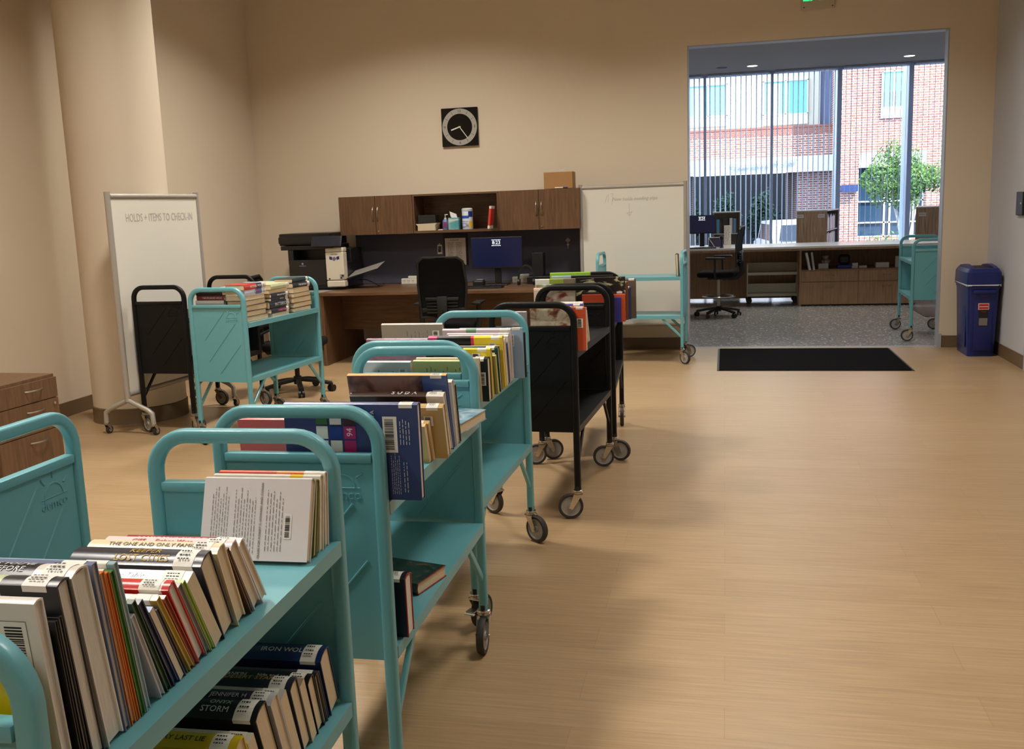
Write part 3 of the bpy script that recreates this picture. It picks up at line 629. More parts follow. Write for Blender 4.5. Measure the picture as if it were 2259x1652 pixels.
c3(-.128, 9.5, .028, .210, .30, (22, 22, 24), 'wide black back-covered book with pink and yellow ends', u=.26, barcode=(.04, .17, .03, .035), segs=[(0, (222, 40, 110)), (.12, (22, 22, 24)), (.58, (222, 50, 90)), (.62, (236, 212, 50))], rows=[(.14, .235, .06, .19, 8, whiteink)])
c3(-.085, 9, .020, .186, .24, (232, 228, 224), 'white paperback behind the pink-ended book', u=.255, hard=False)
c3(-.055, 9, .024, .190, .24, (228, 222, 220), 'second white paperback behind the pink-ended book', u=.25)
c3(-.022, 8, .016, .170, .22, (62, 76, 140), 'small blue edged novel deep in the third cart', u=.25)
c3(.004, 7, .022, .195, .25, (232, 226, 216), 'cream novel with a red sticker near the far end of the third cart', u=.25)
c3(.036, 6, .018, .200, .26, (216, 206, 214), 'pale lilac book near the far end of the third cart', u=.245)
c3(.064, 4, .026, .212, .29, (206, 196, 200), 'tall pink-grey picture book with green leaves on its spine', u=.245, segs=[(0, (210, 190, 196)), (.35, (110, 150, 110)), (.5, (214, 204, 212))], page=pages_w)
c3(.105, 2, .014, .212, .27, (150, 180, 206), 'light blue book jutting out past the far post of the third cart', u=.285, barcode=(.045, .16, .016, .05), page=pages_w)
c3(.128, 3, .012, .190, .25, (60, 44, 40), 'thin dark brown book jutting out behind the light blue one', u=.290)
stand(3, ZU, .24, -.10, 3, .28, .030, .215, (160, 152, 138), 'shiny silver-grey back-covered book at the left side of the third cart', G4, barcode=(.03, .17, .03, .035), rows=[(.06, .17, .1, .19, 6, greyink)], sticker=False)
stand(3, ZU, -.10, -.06, 3, .26, .026, .195, art('mauve', [(90, 70, 90), (150, 120, 140), (120, 50, 60)], 8), 'mauve and dark red book at the left side of the third cart', G4, sticker=False)
stand(3, ZU, -.05, -.06, 3, .21, .020, .168, (64, 60, 70), 'dark grey magazine behind the mauve book', G4, sticker=False)
stand(3, ZU, .36, -.02, 12, .20, .030, .17, (190, 190, 192), 'pale grey book leaning in the left rear of the third cart', G4)

G5 = 'books on the first black cart'
def c4(v, lean, T, W, L, cover, label, u=.24, **k): return stand(4, ZU, v, u, lean, L, T, W, cover, label, G5, **k)
c4(-.474, 0, .026, .212, .075, (206, 84, 50), 'red-orange back-covered book with a barcode, at the near post of the first black cart', u=.262, barcode=(.030, .135, .03, .045), hard=False)
c4(-.446, 3, .012, .215, .22, art('shrimps', [(226, 216, 190), (230, 222, 200), (216, 200, 172), (150, 80, 60), (70, 60, 60)], 16), 'cream book printed with red and black animals, behind the handle of the first black cart', u=.195, sticker=False, rows=[(.03, .16, .02, .07, 9, greyink)])
stand(4, ZU, -.43, -.045, 4, .13, .018, .19, (216, 214, 216), 'grey-white book left of the animal book on the first black cart', G5, sticker=False)
c4(-.418, 12, .022, .214, .25, art('palace', [(230, 220, 210), (160, 110, 90), (110, 80, 74)], 18), 'picture book with an arched building, behind the red-orange one', page=pages_w, sticker=False)
c4(-.384, 13, .018, .225, .27, (76, 70, 168), 'purple-blue hardback on the first black cart', u=.235)
c4(-.352, 15, .020, .190, .22, (226, 218, 186), 'cream novel behind the purple-blue hardback', u=.225)
c4(-.318, 17, .020, .205, .24, (222, 190, 90), 'yellow spined novel on the first black cart', u=.225)
c4(-.284, 18, .024, .232, .25, (226, 222, 208), 'tall white book on the first black cart', u=.225)
c4(-.240, 20, .020, .180, .22, (40, 34, 34), 'black and red novel in the middle of the first black cart', u=.22)
c4(-.204, 21, .022, .178, .22, (232, 224, 206), 'cream paperback with a red round mark', u=.22, hard=False)
c4(-.166, 22, .022, .176, .22, (224, 216, 200), 'second cream paperback, after the red-marked one', u=.22, hard=False)
c4(-.128, 24, .022, .168, .22, (30, 46, 42), 'dark green black book, last one leaning on the first black cart', u=.21)

G6 = 'books on the farther black cart'
def c5(v, lean, T, W, L, cover, label, u=.24, **k): return stand(5, ZU, v, u, lean, L, T, W, cover, label, G6, **k)
c5(-.47, 2, .022, .150, .10, (64, 60, 150), 'purple book at the near post of the farther black cart', u=.262, sticker=False)
c5(-.444, 4, .024, .168, .26, (220, 92, 58), 'orange book bulging past the post of the farther black cart', u=.285, hard=False, sticker=False, page=cmat((214, 90, 60)))
c5(-.412, 3, .016, .18, .24, (52, 44, 48), 'dark grey book behind the orange one', u=.28)
c5(-.388, 3, .022, .268, .30, ramp_mat('cover_art_leaves', [(.42, (34, 30, 28)), (.53, (42, 38, 34)), (.56, (150, 150, 110)), (.62, (190, 190, 150))], 9, (1, 1, 2.2), .35, dist=2.0), 'large black book printed with pale leaves, standing highest on the farther black cart', u=.285, sticker=False)
c5(-.354, 2, .020, .235, .27, (130, 84, 56), 'brown spined book right behind the leafy black one', u=.300)
c5(-.318, 3, .024, .20, .25, (58, 70, 130), 'blue book with white label sticking out beside the brown one', u=.315)
c5(-.280, 2, .030, .245, .27, (112, 98, 86), 'grey-brown book jutting out farthest to the right', u=.345, sticker=True)
stand(5, ZU, -.47, -.015, 3, .25, .014, .208, art('tools', [(226, 216, 196), (224, 214, 194), (220, 208, 186), (150, 60, 40), (70, 60, 80)], 11), 'cream book printed with drawings, at the near left of the farther black cart', G6, sticker=False)
stand(5, ZU, -.44, -.03, 3, .24, .020, .214, (238, 196, 176), 'pale pink topped picture book behind the cream one with drawings', G6, page=pages_w, sticker=False)
stand(5, ZU, -.40, -.02, 2, .24, .018, .232, art('meadow', [(230, 230, 224), (120, 140, 90), (60, 80, 150)], 9), 'white picture book with green and blue spine pictures', G6, page=pages_w, sticker=False)
stand(5, ZU, -.36, -.02, 2, .25, .020, .262, (226, 228, 222), 'tall white picture book with a grassy spine', G6, page=pages_w, segs=[(0, (226, 228, 222)), (.35, (150, 170, 70)), (.7, (130, 120, 100))], sticker=False)
stand(5, ZU, -.12, .045, 2, .24, .020, .262, (168, 190, 210), 'light blue picture book in the middle of the farther black cart', G6, page=pages_w, sticker=False)
stand(5, ZU, -.08, .05, 2, .26, .026, .280, (150, 196, 60), 'bright green picture book, topmost on the farther black cart', G6, page=pages_w, sticker=False)
stand(5, ZU, -.22, .20, 2, .26, .022, .268, (20, 20, 22), 'black picture book behind the leafy one', G6, sticker=False)

stand(6, ZU, -.372, -.02, -2, .12, .024, .215, (16, 20, 36), 'dark navy hardback standing alone at the right end of the crosswise teal cart', None, page=pages_m, sticker=True)

# flat stacks on the cart beside the whiteboard
G7 = 'books stacked flat on the teal cart at left'
ordn = ['lowest', 'second from the bottom', 'third from the bottom', 'fourth from the bottom', 'fifth from the bottom', 'sixth from the bottom', 'topmost']
def stack(u, v, items, where):
    z = ZU+.0006; n = len(items)
    for i, (face, L, T, W, c, k) in enumerate(items):
        du, dv, rz = random.uniform(-.008, .004), random.uniform(-.006, .006), random.uniform(-1.5, 1.5)
        col = k.pop('col'); pos = 'topmost' if i == n-1 else ordn[i]
        lab = '%s, %s of the %s' % (col, pos, where)
        flat(7, z, u+du, v+dv, face, rz, L, T, W, c, lab, G7, **k); z += T+.0008
tanp = ('pages',)
P_ = lambda c, T, col, W=.15, L=.235: ('pages', L, T, W, c, dict(col=col, sticker=False))
S_ = lambda c, T, col, title=None, tm=None, W=.15, L=.235, **k: ('spine', L, T, W, c, dict(col=col, title=title, tmat=tm, tsize=.62, sticker=True, **k))
stack(.205, -.475, [P_((150, 130, 100), .036, 'tan-paged novel', L=.28), P_((60, 50, 44), .036, 'orange-tan-paged novel', L=.26), P_((120, 90, 70), .038, 'cream-paged novel', L=.27), P_((50, 50, 60), .036, 'yellow-tan-paged novel', L=.25), P_((200, 196, 190), .032, 'pale-paged novel', L=.25),
                     S_((196, 206, 224), .036, 'white and blue spined novel', 'C.J. BOX', redink, L=.27, segs=[(0, (206, 212, 228)), (.5, (80, 110, 170)), (.8, (214, 216, 224))]), S_((206, 62, 52), .038, 'red and black spined novel', 'ALISON  MOORE', whiteink, L=.28, segs=[(0, (206, 62, 52)), (.55, (50, 60, 90)), (.8, (226, 222, 214))])], 'nearest aisle-side stack')
stack(.205, -.155, [P_((210, 206, 214), .024, 'white-paged book', L=.24), S_((36, 26, 34), .034, 'black book with a pink title', 'FORRESTER', pinkink, L=.25), S_((30, 40, 62), .052, 'thick dark blue spined book', 'PATTERSON', whiteink, L=.27), S_((26, 28, 36), .024, 'slim black spined book', 'wild sea', whiteink, L=.24), S_((24, 28, 44), .028, 'navy book with a small white title', 'THE LAST NIGHT', whiteink, L=.24), P_((190, 150, 110), .030, 'cream-paged hardback', L=.25), S_((206, 214, 170), .034, 'pale green spined book', None, None, L=.26)], 'middle aisle-side stack')
stack(.205, .160, [P_((90, 70, 60), .032, 'tan-paged hardback', L=.25), P_((80, 60, 50), .036, 'cream-paged thick novel', L=.27), P_((150, 120, 80), .038, 'yellow-paged novel', L=.26), P_((90, 60, 50), .034, 'pale tan-paged novel', L=.26), P_((210, 200, 190), .036, 'white-paged hardback', L=.24), S_((34, 32, 36), .036, 'black spined novel', 'THE BOUNTY', whiteink, L=.25), S_((30, 52, 60), .032, 'dark teal spined book', None, None, L=.25)], 'farthest aisle-side stack')
def stackn(u, v, items, where):
    z = ZU+.0006; n = len(items)
    for i, (L, T, W, c, col, t, pg) in enumerate(items):
        pos = 'topmost' if i == n-1 else ordn[i]
        flat(7, z, u+random.uniform(-.004, .004), v+random.uniform(-.004, .004), 'near', random.uniform(-1, 1), L, T, W, c, '%s, %s of the %s' % (col, pos, where), G7, title=t, sticker=False, tsize=.5); z += T+.0008
stackn(.035, -.475, [(.22, .048, .15, (190, 160, 120), 'thick tan covered book', None, 0), (.22, .046, .15, (120, 110, 100), 'thick grey covered book', None, 0), (.225, .026, .15, (200, 198, 196), 'grey-white spined book', None, 0), (.225, .030, .15, (224, 220, 214), 'white spined book', None, 0), (.215, .032, .15, (120, 34, 34), 'dark red spined book', 'THE SPLENDID HOUR', 0), (.21, .034, .15, (20, 18, 18), 'black spined book', None, 0)], 'left stack behind the near handle')
stack(.035, -.30, [P_((120, 80, 60), .036, 'brown covered book', W=.2), P_((200, 190, 170), .038, 'pale covered book', W=.2), P_((60, 60, 70), .036, 'dark covered book', W=.2), P_((150, 120, 90), .038, 'tan covered novel', W=.2), P_((90, 100, 110), .036, 'grey covered novel', W=.2), P_((210, 190, 150), .034, 'cream covered novel', W=.2)], 'left middle stack')
stack(.035, .10, [P_((120, 80, 60), .036, 'brown covered novel', W=.2), P_((200, 190, 170), .038, 'pale covered novel', W=.2), P_((60, 60, 70), .036, 'dark covered novel', W=.2), P_((150, 120, 90), .038, 'tan covered hardback', W=.2), P_((90, 100, 110), .036, 'grey covered hardback', W=.2), P_((226, 214, 186), .034, 'cream covered hardback', W=.2)], 'left rear stack')
#PART2#
# ---------------------------------------------------------------- wall cabinets
def bar_handle(parent, x, y, z, L, vert=True, mt=steel, out=.028):
    pts = []
    for i in range(9):
        t = i/8; a = (t-.5)*L; d = -out*math.sin(PI*t)**.6 if 0 < t < 1 else 0
        pts.append((x, y+d, z+a) if vert else (x+a, y+d, z))
    return MB().tube(pts, circ(.0048, 8), mt, up=Vector((1, 0, 0)) if vert else Vector((0, 0, 1))).build('handle', None, parent, smooth=True)
def lockknob(parent, x, y, z):
    return MB().cyl((x, y-.004, z), .009, .01, 'y', 16, chrome).build('lock', None, parent, smooth=True)
def wall_cabinet(x0, x1, label):
    o = empty('wall_cabinet', ((x0+x1)/2, YB-.38, 1.32), 0, label, 'cabinet', 'wall cabinets above the desk'); w = (x1-x0)/2; h = .415
    MB().box(-w, w, .02, .378, 0, h).build('cabinet_body', walnut, o)
    for s in (-1, 1):
        a, b = (-w, -.0015) if s < 0 else (.0015, w)
        d = MB().box(a+.001, b-.001, 0, .019, .001, h-.001, None, .001).build('door', walnut, o)
        bar_handle(d, s*.028, 0, .22, .15)
    lockknob(d, .028, 0, .035)
    return o
wall_cabinet(-4.120, -3.283, 'left walnut wall cabinet with two doors, above the printer side of the desk')
wall_cabinet(-2.331, -1.47, 'right walnut wall cabinet with two doors, under the cardboard box')
o = empty('open_wall_shelf', (-2.807, YB-.38, 1.32), 0, 'open walnut wall shelf between the two closed wall cabinets', 'shelf')
w_ = .474
MB().box(-w_, w_, .01, .378, 0, .026, None, .001).build('shelf', walnut_h, o)
MB().box(-w_, w_, .01, .378, .395, .415, None, .001).build('top_panel', walnut_h, o)
MB().box(-w_, w_, .366, .378, .026, .395).build('back_panel', walnut_h, o)
for s in (-1, 1): MB().box(s*w_-(.018 if s > 0 else 0), s*w_+(0 if s > 0 else .018), .01, .366, .026, .395).build('side_panel', walnut, o)
tag(MB().box(-4.08, -1.50, YB-.035, YB-.002, .762, 1.318, tack, .004).build('tackboard', None), 'long charcoal fabric tackboard between desk and wall cabinets', 'tackboard')
# things on the shelf
SZ = 1.3465; SY = YB-.26
def thing_box(name, x0, x1, y0, y1, z0, z1, mt, label, cat, bev=.003, group=None):
    return tag(MB().box(-(x1-x0)/2, (x1-x0)/2, -(y1-y0)/2, (y1-y0)/2, 0, z1-z0, mt, bev).build(name, None, loc=((x0+x1)/2, (y0+y1)/2, z0)), label, cat, group)
cb = tag(MB().prism([(-.10, 0), (.10, 0), (.098, .06), (.118, .078), (-.118, .072), (-.098, .05)], -.08, .08, cmat((206, 192, 160))).build('storage_box', None, loc=(-3.145, SY, SZ)), 'cream open-flap box under the black box on the open shelf', 'box')
thing_box('card_box', -3.235, -3.04, SY-.08, SY+.08, SZ+.079, SZ+.165, cmat((38, 40, 38)), 'dark grey lidded box sitting on the cream box', 'box')
thing_box('notepad', -3.02, -2.97, SY-.06, SY+.06, SZ, SZ+.008, paper, 'small white notepad lying beside the cream box', 'notepad', .001)
sb = empty('sanitizer_bottle', (-2.945, SY-.03, SZ), 0, 'clear blue hand sanitizer pump bottle beside the tissue box', 'bottle')
MB().lathe([(.030, 0), (.032, .006), (.032, .085), (.026, .105), (.012, .115)], 20, cmat((112, 132, 176))).build('bottle_body', None, sb, smooth=True)
b = MB().cyl((0, 0, .122), .013, .016, 'z', 14, white_p); b.cyl((0, 0, .145), .004, .034, 'z', 8, white_p); b.box(-.006, .028, -.006, .006, .158, .167, white_p, .002); b.build('pump_head', None, sb, smooth=True)
MB().box(-.022, .022, -.0335, -.0325, .02, .085, cmat((120, 70, 110))).build('bottle_label', None, sb)
tb = empty('tissue_box', (-2.845, SY-.01, SZ), 0, 'teal and white cube tissue box with a tissue pulled up', 'tissue box')
MB().box(-.058, .058, -.058, .058, 0, .128, art('tissue', [(222, 228, 222), (90, 160, 166), (40, 130, 136)], 2.2, 'noise', (1, 1, 6)), .002).build('carton', None, tb)
t_ = MB(); rn = random.Random(4)
for k in range(4):
    a0 = k*.8; t_.add([(-.03*math.cos(a0), -.015*math.sin(a0), .126), (.03*math.cos(a0), .015*math.sin(a0), .126), (-.02+.04*math.cos(a0), .02*math.sin(a0), .165), (-.055+.01*k, .01*math.sin(a0), .195-.01*k), (-.045, .004*k, .14)], [(0, 1, 2, 3, 4)], paper)
t_.build('tissue', None, tb)
wc = empty('wipes_canister', (-2.705, SY, SZ), 0, 'white and blue cleaning wipes canister with yellow patch', 'canister')
MB().lathe([(.056, 0), (.058, .004), (.058, .19), (.056, .194)], 28, cmat((214, 220, 232))).build('canister_body', None, wc, smooth=True)
MB().lathe([(.060, .194), (.060, .212), (.05, .224), (.02, .226)], 28, cmat((196, 204, 206))).build('lid', None, wc, smooth=True)
q = MB()
def arcpatch(q, r, a0, a1, z0, z1, mt, n=8):
    for i in range(n):
        b0, b1 = a0+(a1-a0)*i/n, a0+(a1-a0)*(i+1)/n
        q.add([(r*math.sin(b0), -r*math.cos(b0), z0), (r*math.sin(b1), -r*math.cos(b1), z0), (r*math.sin(b1), -r*math.cos(b1), z1), (r*math.sin(b0), -r*math.cos(b0), z1)], [(0, 1, 2, 3)], mt)
arcpatch(q, .0586, -1.2, .5, .115, .145, cmat((40, 90, 180))); arcpatch(q, .0586, .4, 1.4, .13, .19, cmat((24, 60, 130))); arcpatch(q, .0586, .45, 1.3, .02, .085, cmat((232, 190, 60)))
arcpatch(q, .0586, -1.0, -.1, .02, .03, cmat((90, 130, 190))); arcpatch(q, .0586, -1.0, .2, .06, .066, cmat((110, 140, 190))); arcpatch(q, .0586, -1.0, .3, .08, .086, cmat((110, 140, 190)))
q.build('canister_label', None, wc)
text('35', .035, cmat((40, 90, 180)), wc, mcols((1, 0, 0), (0, 0, 1), (0, -1, 0), (.008, -.0592, .04)), 'count_lettering', 'CENTER')
M_ = Matrix.Translation((-2.392, SY-.12, SZ+.001)) @ Matrix.Rotation(R(7), 4, 'Y')
book(M_ @ mcols((0, 0, -1), (1, 0, 0), (0, -1, 0), (-.03, 0, .235)) @ Matrix.Translation((.235, 0, 0)) @ Matrix.Translation((-.235+.0, 0, 0)) @ Matrix.Translation((.235, 0, 0)), .235, .022, .16, (206, 60, 50), 'slim red book leaning upright against the right side of the open shelf', None, sticker=False, segs=[(0, (226, 214, 200)), (.12, (206, 62, 52)), (.86, (226, 214, 200))])
bx = empty('cardboard_box', (-1.69, YB-.26, 1.7355), 0, 'brown cardboard box on top of the right wall cabinet', 'box')
MB().box(-.15, .15, -.11, .11, 0, .17, card, .003).build('carton', None, bx)
q = MB(); q.box(-.152, .152, -.03, .03, .1705, .1715, card); q.tube([(.0, -.01, .172), (.01, 0, .19), (.04, .01, .185), (.05, .0, .198), (.02, -.01, .19)], circ(.002, 6), paper); q.build('twine', None, bx)
mk = MB().cyl((0, 0, 0), .008, .13, 'x', 10, white_p); mk.cyl((.045, 0, 0), .009, .05, 'x', 10, cmat((40, 50, 130)))
tag(mk.build('marker', None, loc=(-1.66, YB-.375+.01, 1.7445), smooth=True), 'white marker with a blue cap lying in front of the cardboard box', 'marker')
# clock
ck = empty('wall_clock', (-2.81, YB-.03, 2.44), 0, 'square black wall clock with a grey hour ring', 'clock')
MB().box(-.203, .203, 0, .028, -.203, .203, blackg, .004).build('clock_body', None, ck)
q = MB(); n = 64
for i in range(n):
    a, b = 2*PI*i/n, 2*PI*(i+1)/n
    q.add([(.140*math.cos(a), -.001, .140*math.sin(a)), (.140*math.cos(b), -.001, .140*math.sin(b)), (.194*math.cos(b), -.001, .194*math.sin(b)), (.194*math.cos(a), -.001, .194*math.sin(a))], [(0, 1, 2, 3)], cmat((172, 170, 162)))
for k in range(12):
    if k % 3 == 0: continue
    a = PI/2-k*PI/6; c, s = math.cos(a), math.sin(a)
    q.add([((.150)*c-.0018*s, -.0018, .150*s+.0018*c), (.184*c-.0018*s, -.0018, .184*s+.0018*c), (.184*c+.0018*s, -.0018, .184*s-.0018*c), (.150*c+.0018*s, -.0018, .150*s-.0018*c)], [(0, 1, 2, 3)], ink)
q.build('hour_ring', None, ck)
for s_, a in (('12', 90), ('3', 0), ('6', -90), ('9', 180)):
    text(s_, .042, ink, ck, mcols((1, 0, 0), (0, 0, 1), (0, -1, 0), (.167*math.cos(R(a)), -.002, .167*math.sin(R(a)))), 'numeral', 'CENTER')
def hand(a, L, wd, nm):
    c, s = math.cos(R(a)), math.sin(R(a)); M = mcols((c, 0, s), (0, 1, 0), (-s, 0, c), (0, -.006, 0))
    MB().box(-.012, L, -.002, 0, -wd, wd, white_l, M=M).build(nm, None, ck)
hand(90-(8+24/60)*30, .10, .0065, 'hour_hand'); hand(90-24*6, .150, .0035, 'minute_hand')
# ---------------------------------------------------------------- desk
DZ = .76; DY0 = 9.43
dk = empty('desk', (-2.78, DY0, 0), 0, 'long walnut desk below the wall cabinets', 'desk')
MB().box(-1.30, 1.28, 0, 1.14, DZ-.03, DZ, walnut_h, .002).build('desktop', None, dk)
MB().box(-1.29, -1.262, .03, 1.13, 0, DZ-.0305, walnut, .001).build('side_panel', None, dk)
MB().box(1.24, 1.268, .03, 1.13, 0, DZ-.0305, walnut, .001).build('side_panel', None, dk)
MB().box(-1.262, 1.24, .55, .57, .32, DZ-.0305, walnut_h).build('modesty_panel', None, dk)
# printer stand and printer
ps = empty('printer_table', (-4.46, 9.62, 0), 0, 'pale topped side table under the printer, left of the desk', 'table')
MB().box(-.33, .37, 0, .95, DZ-.03, DZ-.002, greymetal, .002).build('table_top', None, ps)
for sx in (-.31, .33):
    for sy in (.03, .9): MB().box(sx, sx+.03, sy, sy+.03, 0, DZ-.031, greymetal).build('leg', None, ps)
pr = empty('printer', (-4.22, 9.84, DZ), R(2), 'black office printer with white right front panel and tilted touch screen', 'printer')
pb_ = cmat((26, 26, 27)); pw = cmat((222, 214, 194)); 
MB().box(-.36, .27, .03, .60, .018, .29, pb_, .01).box(-.36, .27, .25, .60, .25, .43, pb_, .01).box(-.36, -.30, .03, .60, .28, .43, pb_, .004).box(-.36, .27, .05, .60, 0, .02, blackp).build('printer_body', None, pr)
MB().box(-.34, .07, .0, .04, .05, .325, cmat((34, 34, 35)), .006).build('front_cover', None, pr)
q = MB(); q.box(.075, .275, -.015, .10, .03, .10, pw, .012); q.box(.075, .275, -.015, .10, .103, .40, pw, .010); q.box(.075, .275, -.008, .10, .402, .445, pw, .008); q.build('white_panel', None, pr)
q = MB(); q.box(-.44, .13, .03, .60, .43, .475, pb_, .006); q.box(-.46, .11, .05, .60, .478, .605, pb_, .012); q.box(-.46, -.05, .03, .3, .50, .57, pb_, .006); q.build('document_feeder', None, pr)
sc_ = MB().box(-.165, .165, -.008, .008, -.062, .062, blackp, .006).box(-.148, .148, -.0095, -.008, -.05, .05, cmat((34, 34, 44)))
so_ = sc_.build('touch_screen', None, pr, (.105, -.03, .515), (R(-28), R(0), R(4)))
MB().box(-.03, .03, -.02, .06, .445, .50, blackp).build('screen_arm', None, pr, (.12, .0, 0))
q = MB(); q.add([(.28, .05, .12), (.28, .33, .18), (.62, .34, .275), (.62, .06, .215)], [(0, 1, 2, 3)], cmat((150, 146, 138))); q.add([(.28, .05, .105), (.28, .33, .165), (.60, .34, .26), (.60, .06, .20)], [(0, 3, 2, 1)], blackp)
q.add([(.28, .05, .105), (.60, .06, .20), (.62, .06, .215), (.28, .05, .12)], [(0, 1, 2, 3)], blackp); q.build('bypass_tray', None, pr)
MB().box(.225, .276, -.0165, -.015, .115, .165, greymetal).box(.10, .118, -.0165, -.015, .112, .127, ink).box(.232, .25, -.018, -.0165, .12, .135, ink).box(.245, .268, -.018, -.0165, .14, .158, ink).build('panel_stickers', None, pr)
q = MB(); q.lathe([(.011, 0), (.011, .001)], 20, cmat((120, 150, 220)), mcols((1, 0, 0), (0, 0, 1), (0, -1, 0), (-.19, -.001, .285))); q.build('maker_emblem', None, pr)
text('KONICA MINOLTA', .0085, whiteink, pr, mcols((1, 0, 0), (0, 0, 1), (0, -1, 0), (-.19, -.0012, .262)), 'maker_name', 'CENTER')
text('CERTIFIED', .017, blueink, pr, mcols((1, 0, 0), (0, 0, 1), (0, -1, 0), (.175, -.0165, .375)), 'panel_lettering', 'CENTER')
q = MB(); navy = blueink
q.add([(.12, -.0162, .325), (.148, -.0162, .318), (.152, -.0162, .350), (.12, -.0162, .358)], [(0, 1, 2, 3)], navy); q.add([(.23, -.0162, .325), (.202, -.0162, .318), (.198, -.0162, .350), (.23, -.0162, .358)], [(0, 1, 2, 3)], navy)
q.add([(.15, -.0163, .322), (.172, -.0163, .305), (.185, -.0163, .318), (.20, -.0163, .335), (.178, -.0163, .352), (.155, -.0163, .343)], [(0, 1, 2, 3, 4, 5)], cmat((120, 110, 140))); q.build('handshake_emblem', None, pr)
cdm = blackp
MB().tube([(-.365, .5, .28), (-.40, .46, .26), (-.415, .42, .20), (-.40, .38, .12), (-.365, .36, .09)], circ(.004, 6), cdm, up=Vector((1, 0, 0))).build('cable', None, pr, smooth=True)
tag(MB().tube([(-3.93, 10.2, .84), (-3.84, 10.2, .84), (-3.78, 10.25, .80), (-3.74, 10.3, .766), (-3.74, 10.5, .766)], circ(.004, 6), cdm).build('power_cable', None, smooth=True), 'black power cable running from the printer down to the desk', 'cable')
# monitor group
def monitor(loc, rz, w, h, zb, label, timestr):
    o = empty('monitor', loc, rz, label, 'monitor')
    scr = mat('screen_navy', (22, 28, 62), .25, emit=.22)
    MB().box(-w/2, w/2, 0, .03, zb, zb+h, blackp, .004).build('monitor_case', None, o)
    MB().box(-w/2+.008, w/2-.008, -.001, .0, zb+.016, zb+h-.008, scr).build('screen', None, o)
    lit = mat('screen_white', (235, 240, 245), .5, emit=1.0)
    text(timestr, .052, lit, o, mcols((1, 0, 0), (0, 0, 1), (0, -1, 0), (0, -.002, zb+h*.82)), 'screen_time', 'CENTER', .0001)
    q = MB(); 
    for zz in (.91, .73): wordrows(q, -.05, .05, zb+h*zz-.004, zb+h*zz+.004, 1, lit, lambda a, b: (a, -.0015, b), h=.8, seed=1)
    q.build('screen_caption', None, o)
    q = MB(); q.box(-.035, .035, .03, .055, .02, zb+h*.5, blackp, .006); q.box(-.12, .12, -.09, .11, 0, .014, blackp, .006); q.build('stand', None, o)
    return o
monitor((-2.34, 10.10, DZ), R(2), .545, .325, .175, 'black monitor showing 8:23 on a navy screen, on the walnut desk', '8:23')
kb = empty('keyboard', (-2.42, 9.72, DZ), 0, 'black keyboard in front of the 8:23 monitor', 'keyboard')
MB().box(-.22, .22, -.07, .07, 0, .016, blackp, .005).build('keyboard_body', None, kb)
q = MB()
for r in range(5):
    for c in range(18): q.box(-.212+c*.0236, -.193+c*.0236, -.058+r*.024, -.040+r*.024, .0165, .022, cmat((28, 28, 30)))
q.build('keycaps', None, kb)
q = MB().box(-.06, .06, -.05, .05, 0, .07, blackp, .02); q.box(-.02, .05, -.03, .01, .071, .076, cmat((150, 140, 130)), .002)
tag(q.build('desk_phone', None, loc=(-2.50, 9.93, DZ)), 'small dark glossy gadget with a pale tag, below the 8:23 screen', 'gadget')
# headset
hs = empty('headset', (-1.98, 9.85, DZ), 0, 'black headset leaning beside the right white power outlet block', 'headset')
MB().tube([(.085*math.cos(PI*i/14), 0, .04+.17*math.sin(PI*i/14)) for i in range(15)], rr(.02, .006, .002, 1), blackp).build('headband', None, hs, smooth=True)
for s in (-1, 1): MB().lathe([(.012, -.014), (.032, -.012), (.034, 0), (.03, .014), (.01, .016)], 18, blackp, Matrix.Translation((s*.08, 0, .045)) @ Matrix.Rotation(PI/2, 4, 'Y')).build('ear_cushion', None, hs, smooth=True)
thing_box('speaker', -1.99, -1.87, 10.22, 10.36, DZ+.08, DZ+.32, blackp, 'black boxy loudspeaker right of the 8:23 monitor', 'speaker')
thing_box('printer_dock', -2.03, -1.55, 10.12, 10.48, DZ, DZ+.079, cmat((24, 24, 26)), 'low dark equipment box at the right end of the desk', 'box', .006)
def outlet_block(x, y, label):
    o = empty('power_outlet_block', (x, y, DZ), 0, label, 'power outlet', 'white outlet blocks at the back of the desk')
    MB().box(-.11, .11, -.03, .03, 0, .062, white_p, .004).build('outlet_housing', None, o)
    q = MB()
    for k in range(3):
        for dx in (-.008, .008): q.box(-.075+k*.05+dx-.002, -.075+k*.05+dx+.002, -.0315, -.03, .03, .042, ink)
        q.cyl((-.075+k*.05, -.0308, .02), .003, .0015, 'y', 8, ink)
    q.build('outlet_slots', None, o)
    MB().box(-.03, .07, -.025, .02, .0625, .088, white_p, .004).build('adapter', None, o)
outlet_block(-3.42, 10.50, 'white outlet block on the desk, left of the black mesh chair'); outlet_block(-2.13, 10.40, 'white outlet block on the desk, right of the 8:23 monitor')
thing_box('sticky_pad', -3.24, -3.19, 10.46, 10.52, DZ, DZ+.10, cmat((214, 206, 160)), 'small pale yellow pad standing beside the left outlet block', 'note pad')
nf = empty('notice_frame', (-2.912, YB-.05, 1.05), 0, 'black-framed printed notice hanging on the tackboard', 'notice')
MB().box(-.135, .135, 0, .013, -.10, .245, blackp, .003).build('frame', None, nf)
q = MB(); q.add([(-.118, -.001, -.095), (.118, -.001, -.095), (.118, -.001, .200), (-.118, -.001, .200)], [(0, 1, 2, 3)], paper)
for (a, b) in ((-.085, -.02), (.01, .08)): wordrows(q, a, b, -.08, .155, 18, greyink, lambda x, z: (x, -.0016, z), seed=int(a*100))
wordrows(q, -.06, .06, .17, .185, 1, ink, lambda x, z: (x, -.0016, z)); q.build('printed_sheet', None, nf)
bd = empty('photo_badge', (-3.095, YB-.042, 1.13), R(0), 'white photo badge pinned on the tackboard', 'badge')
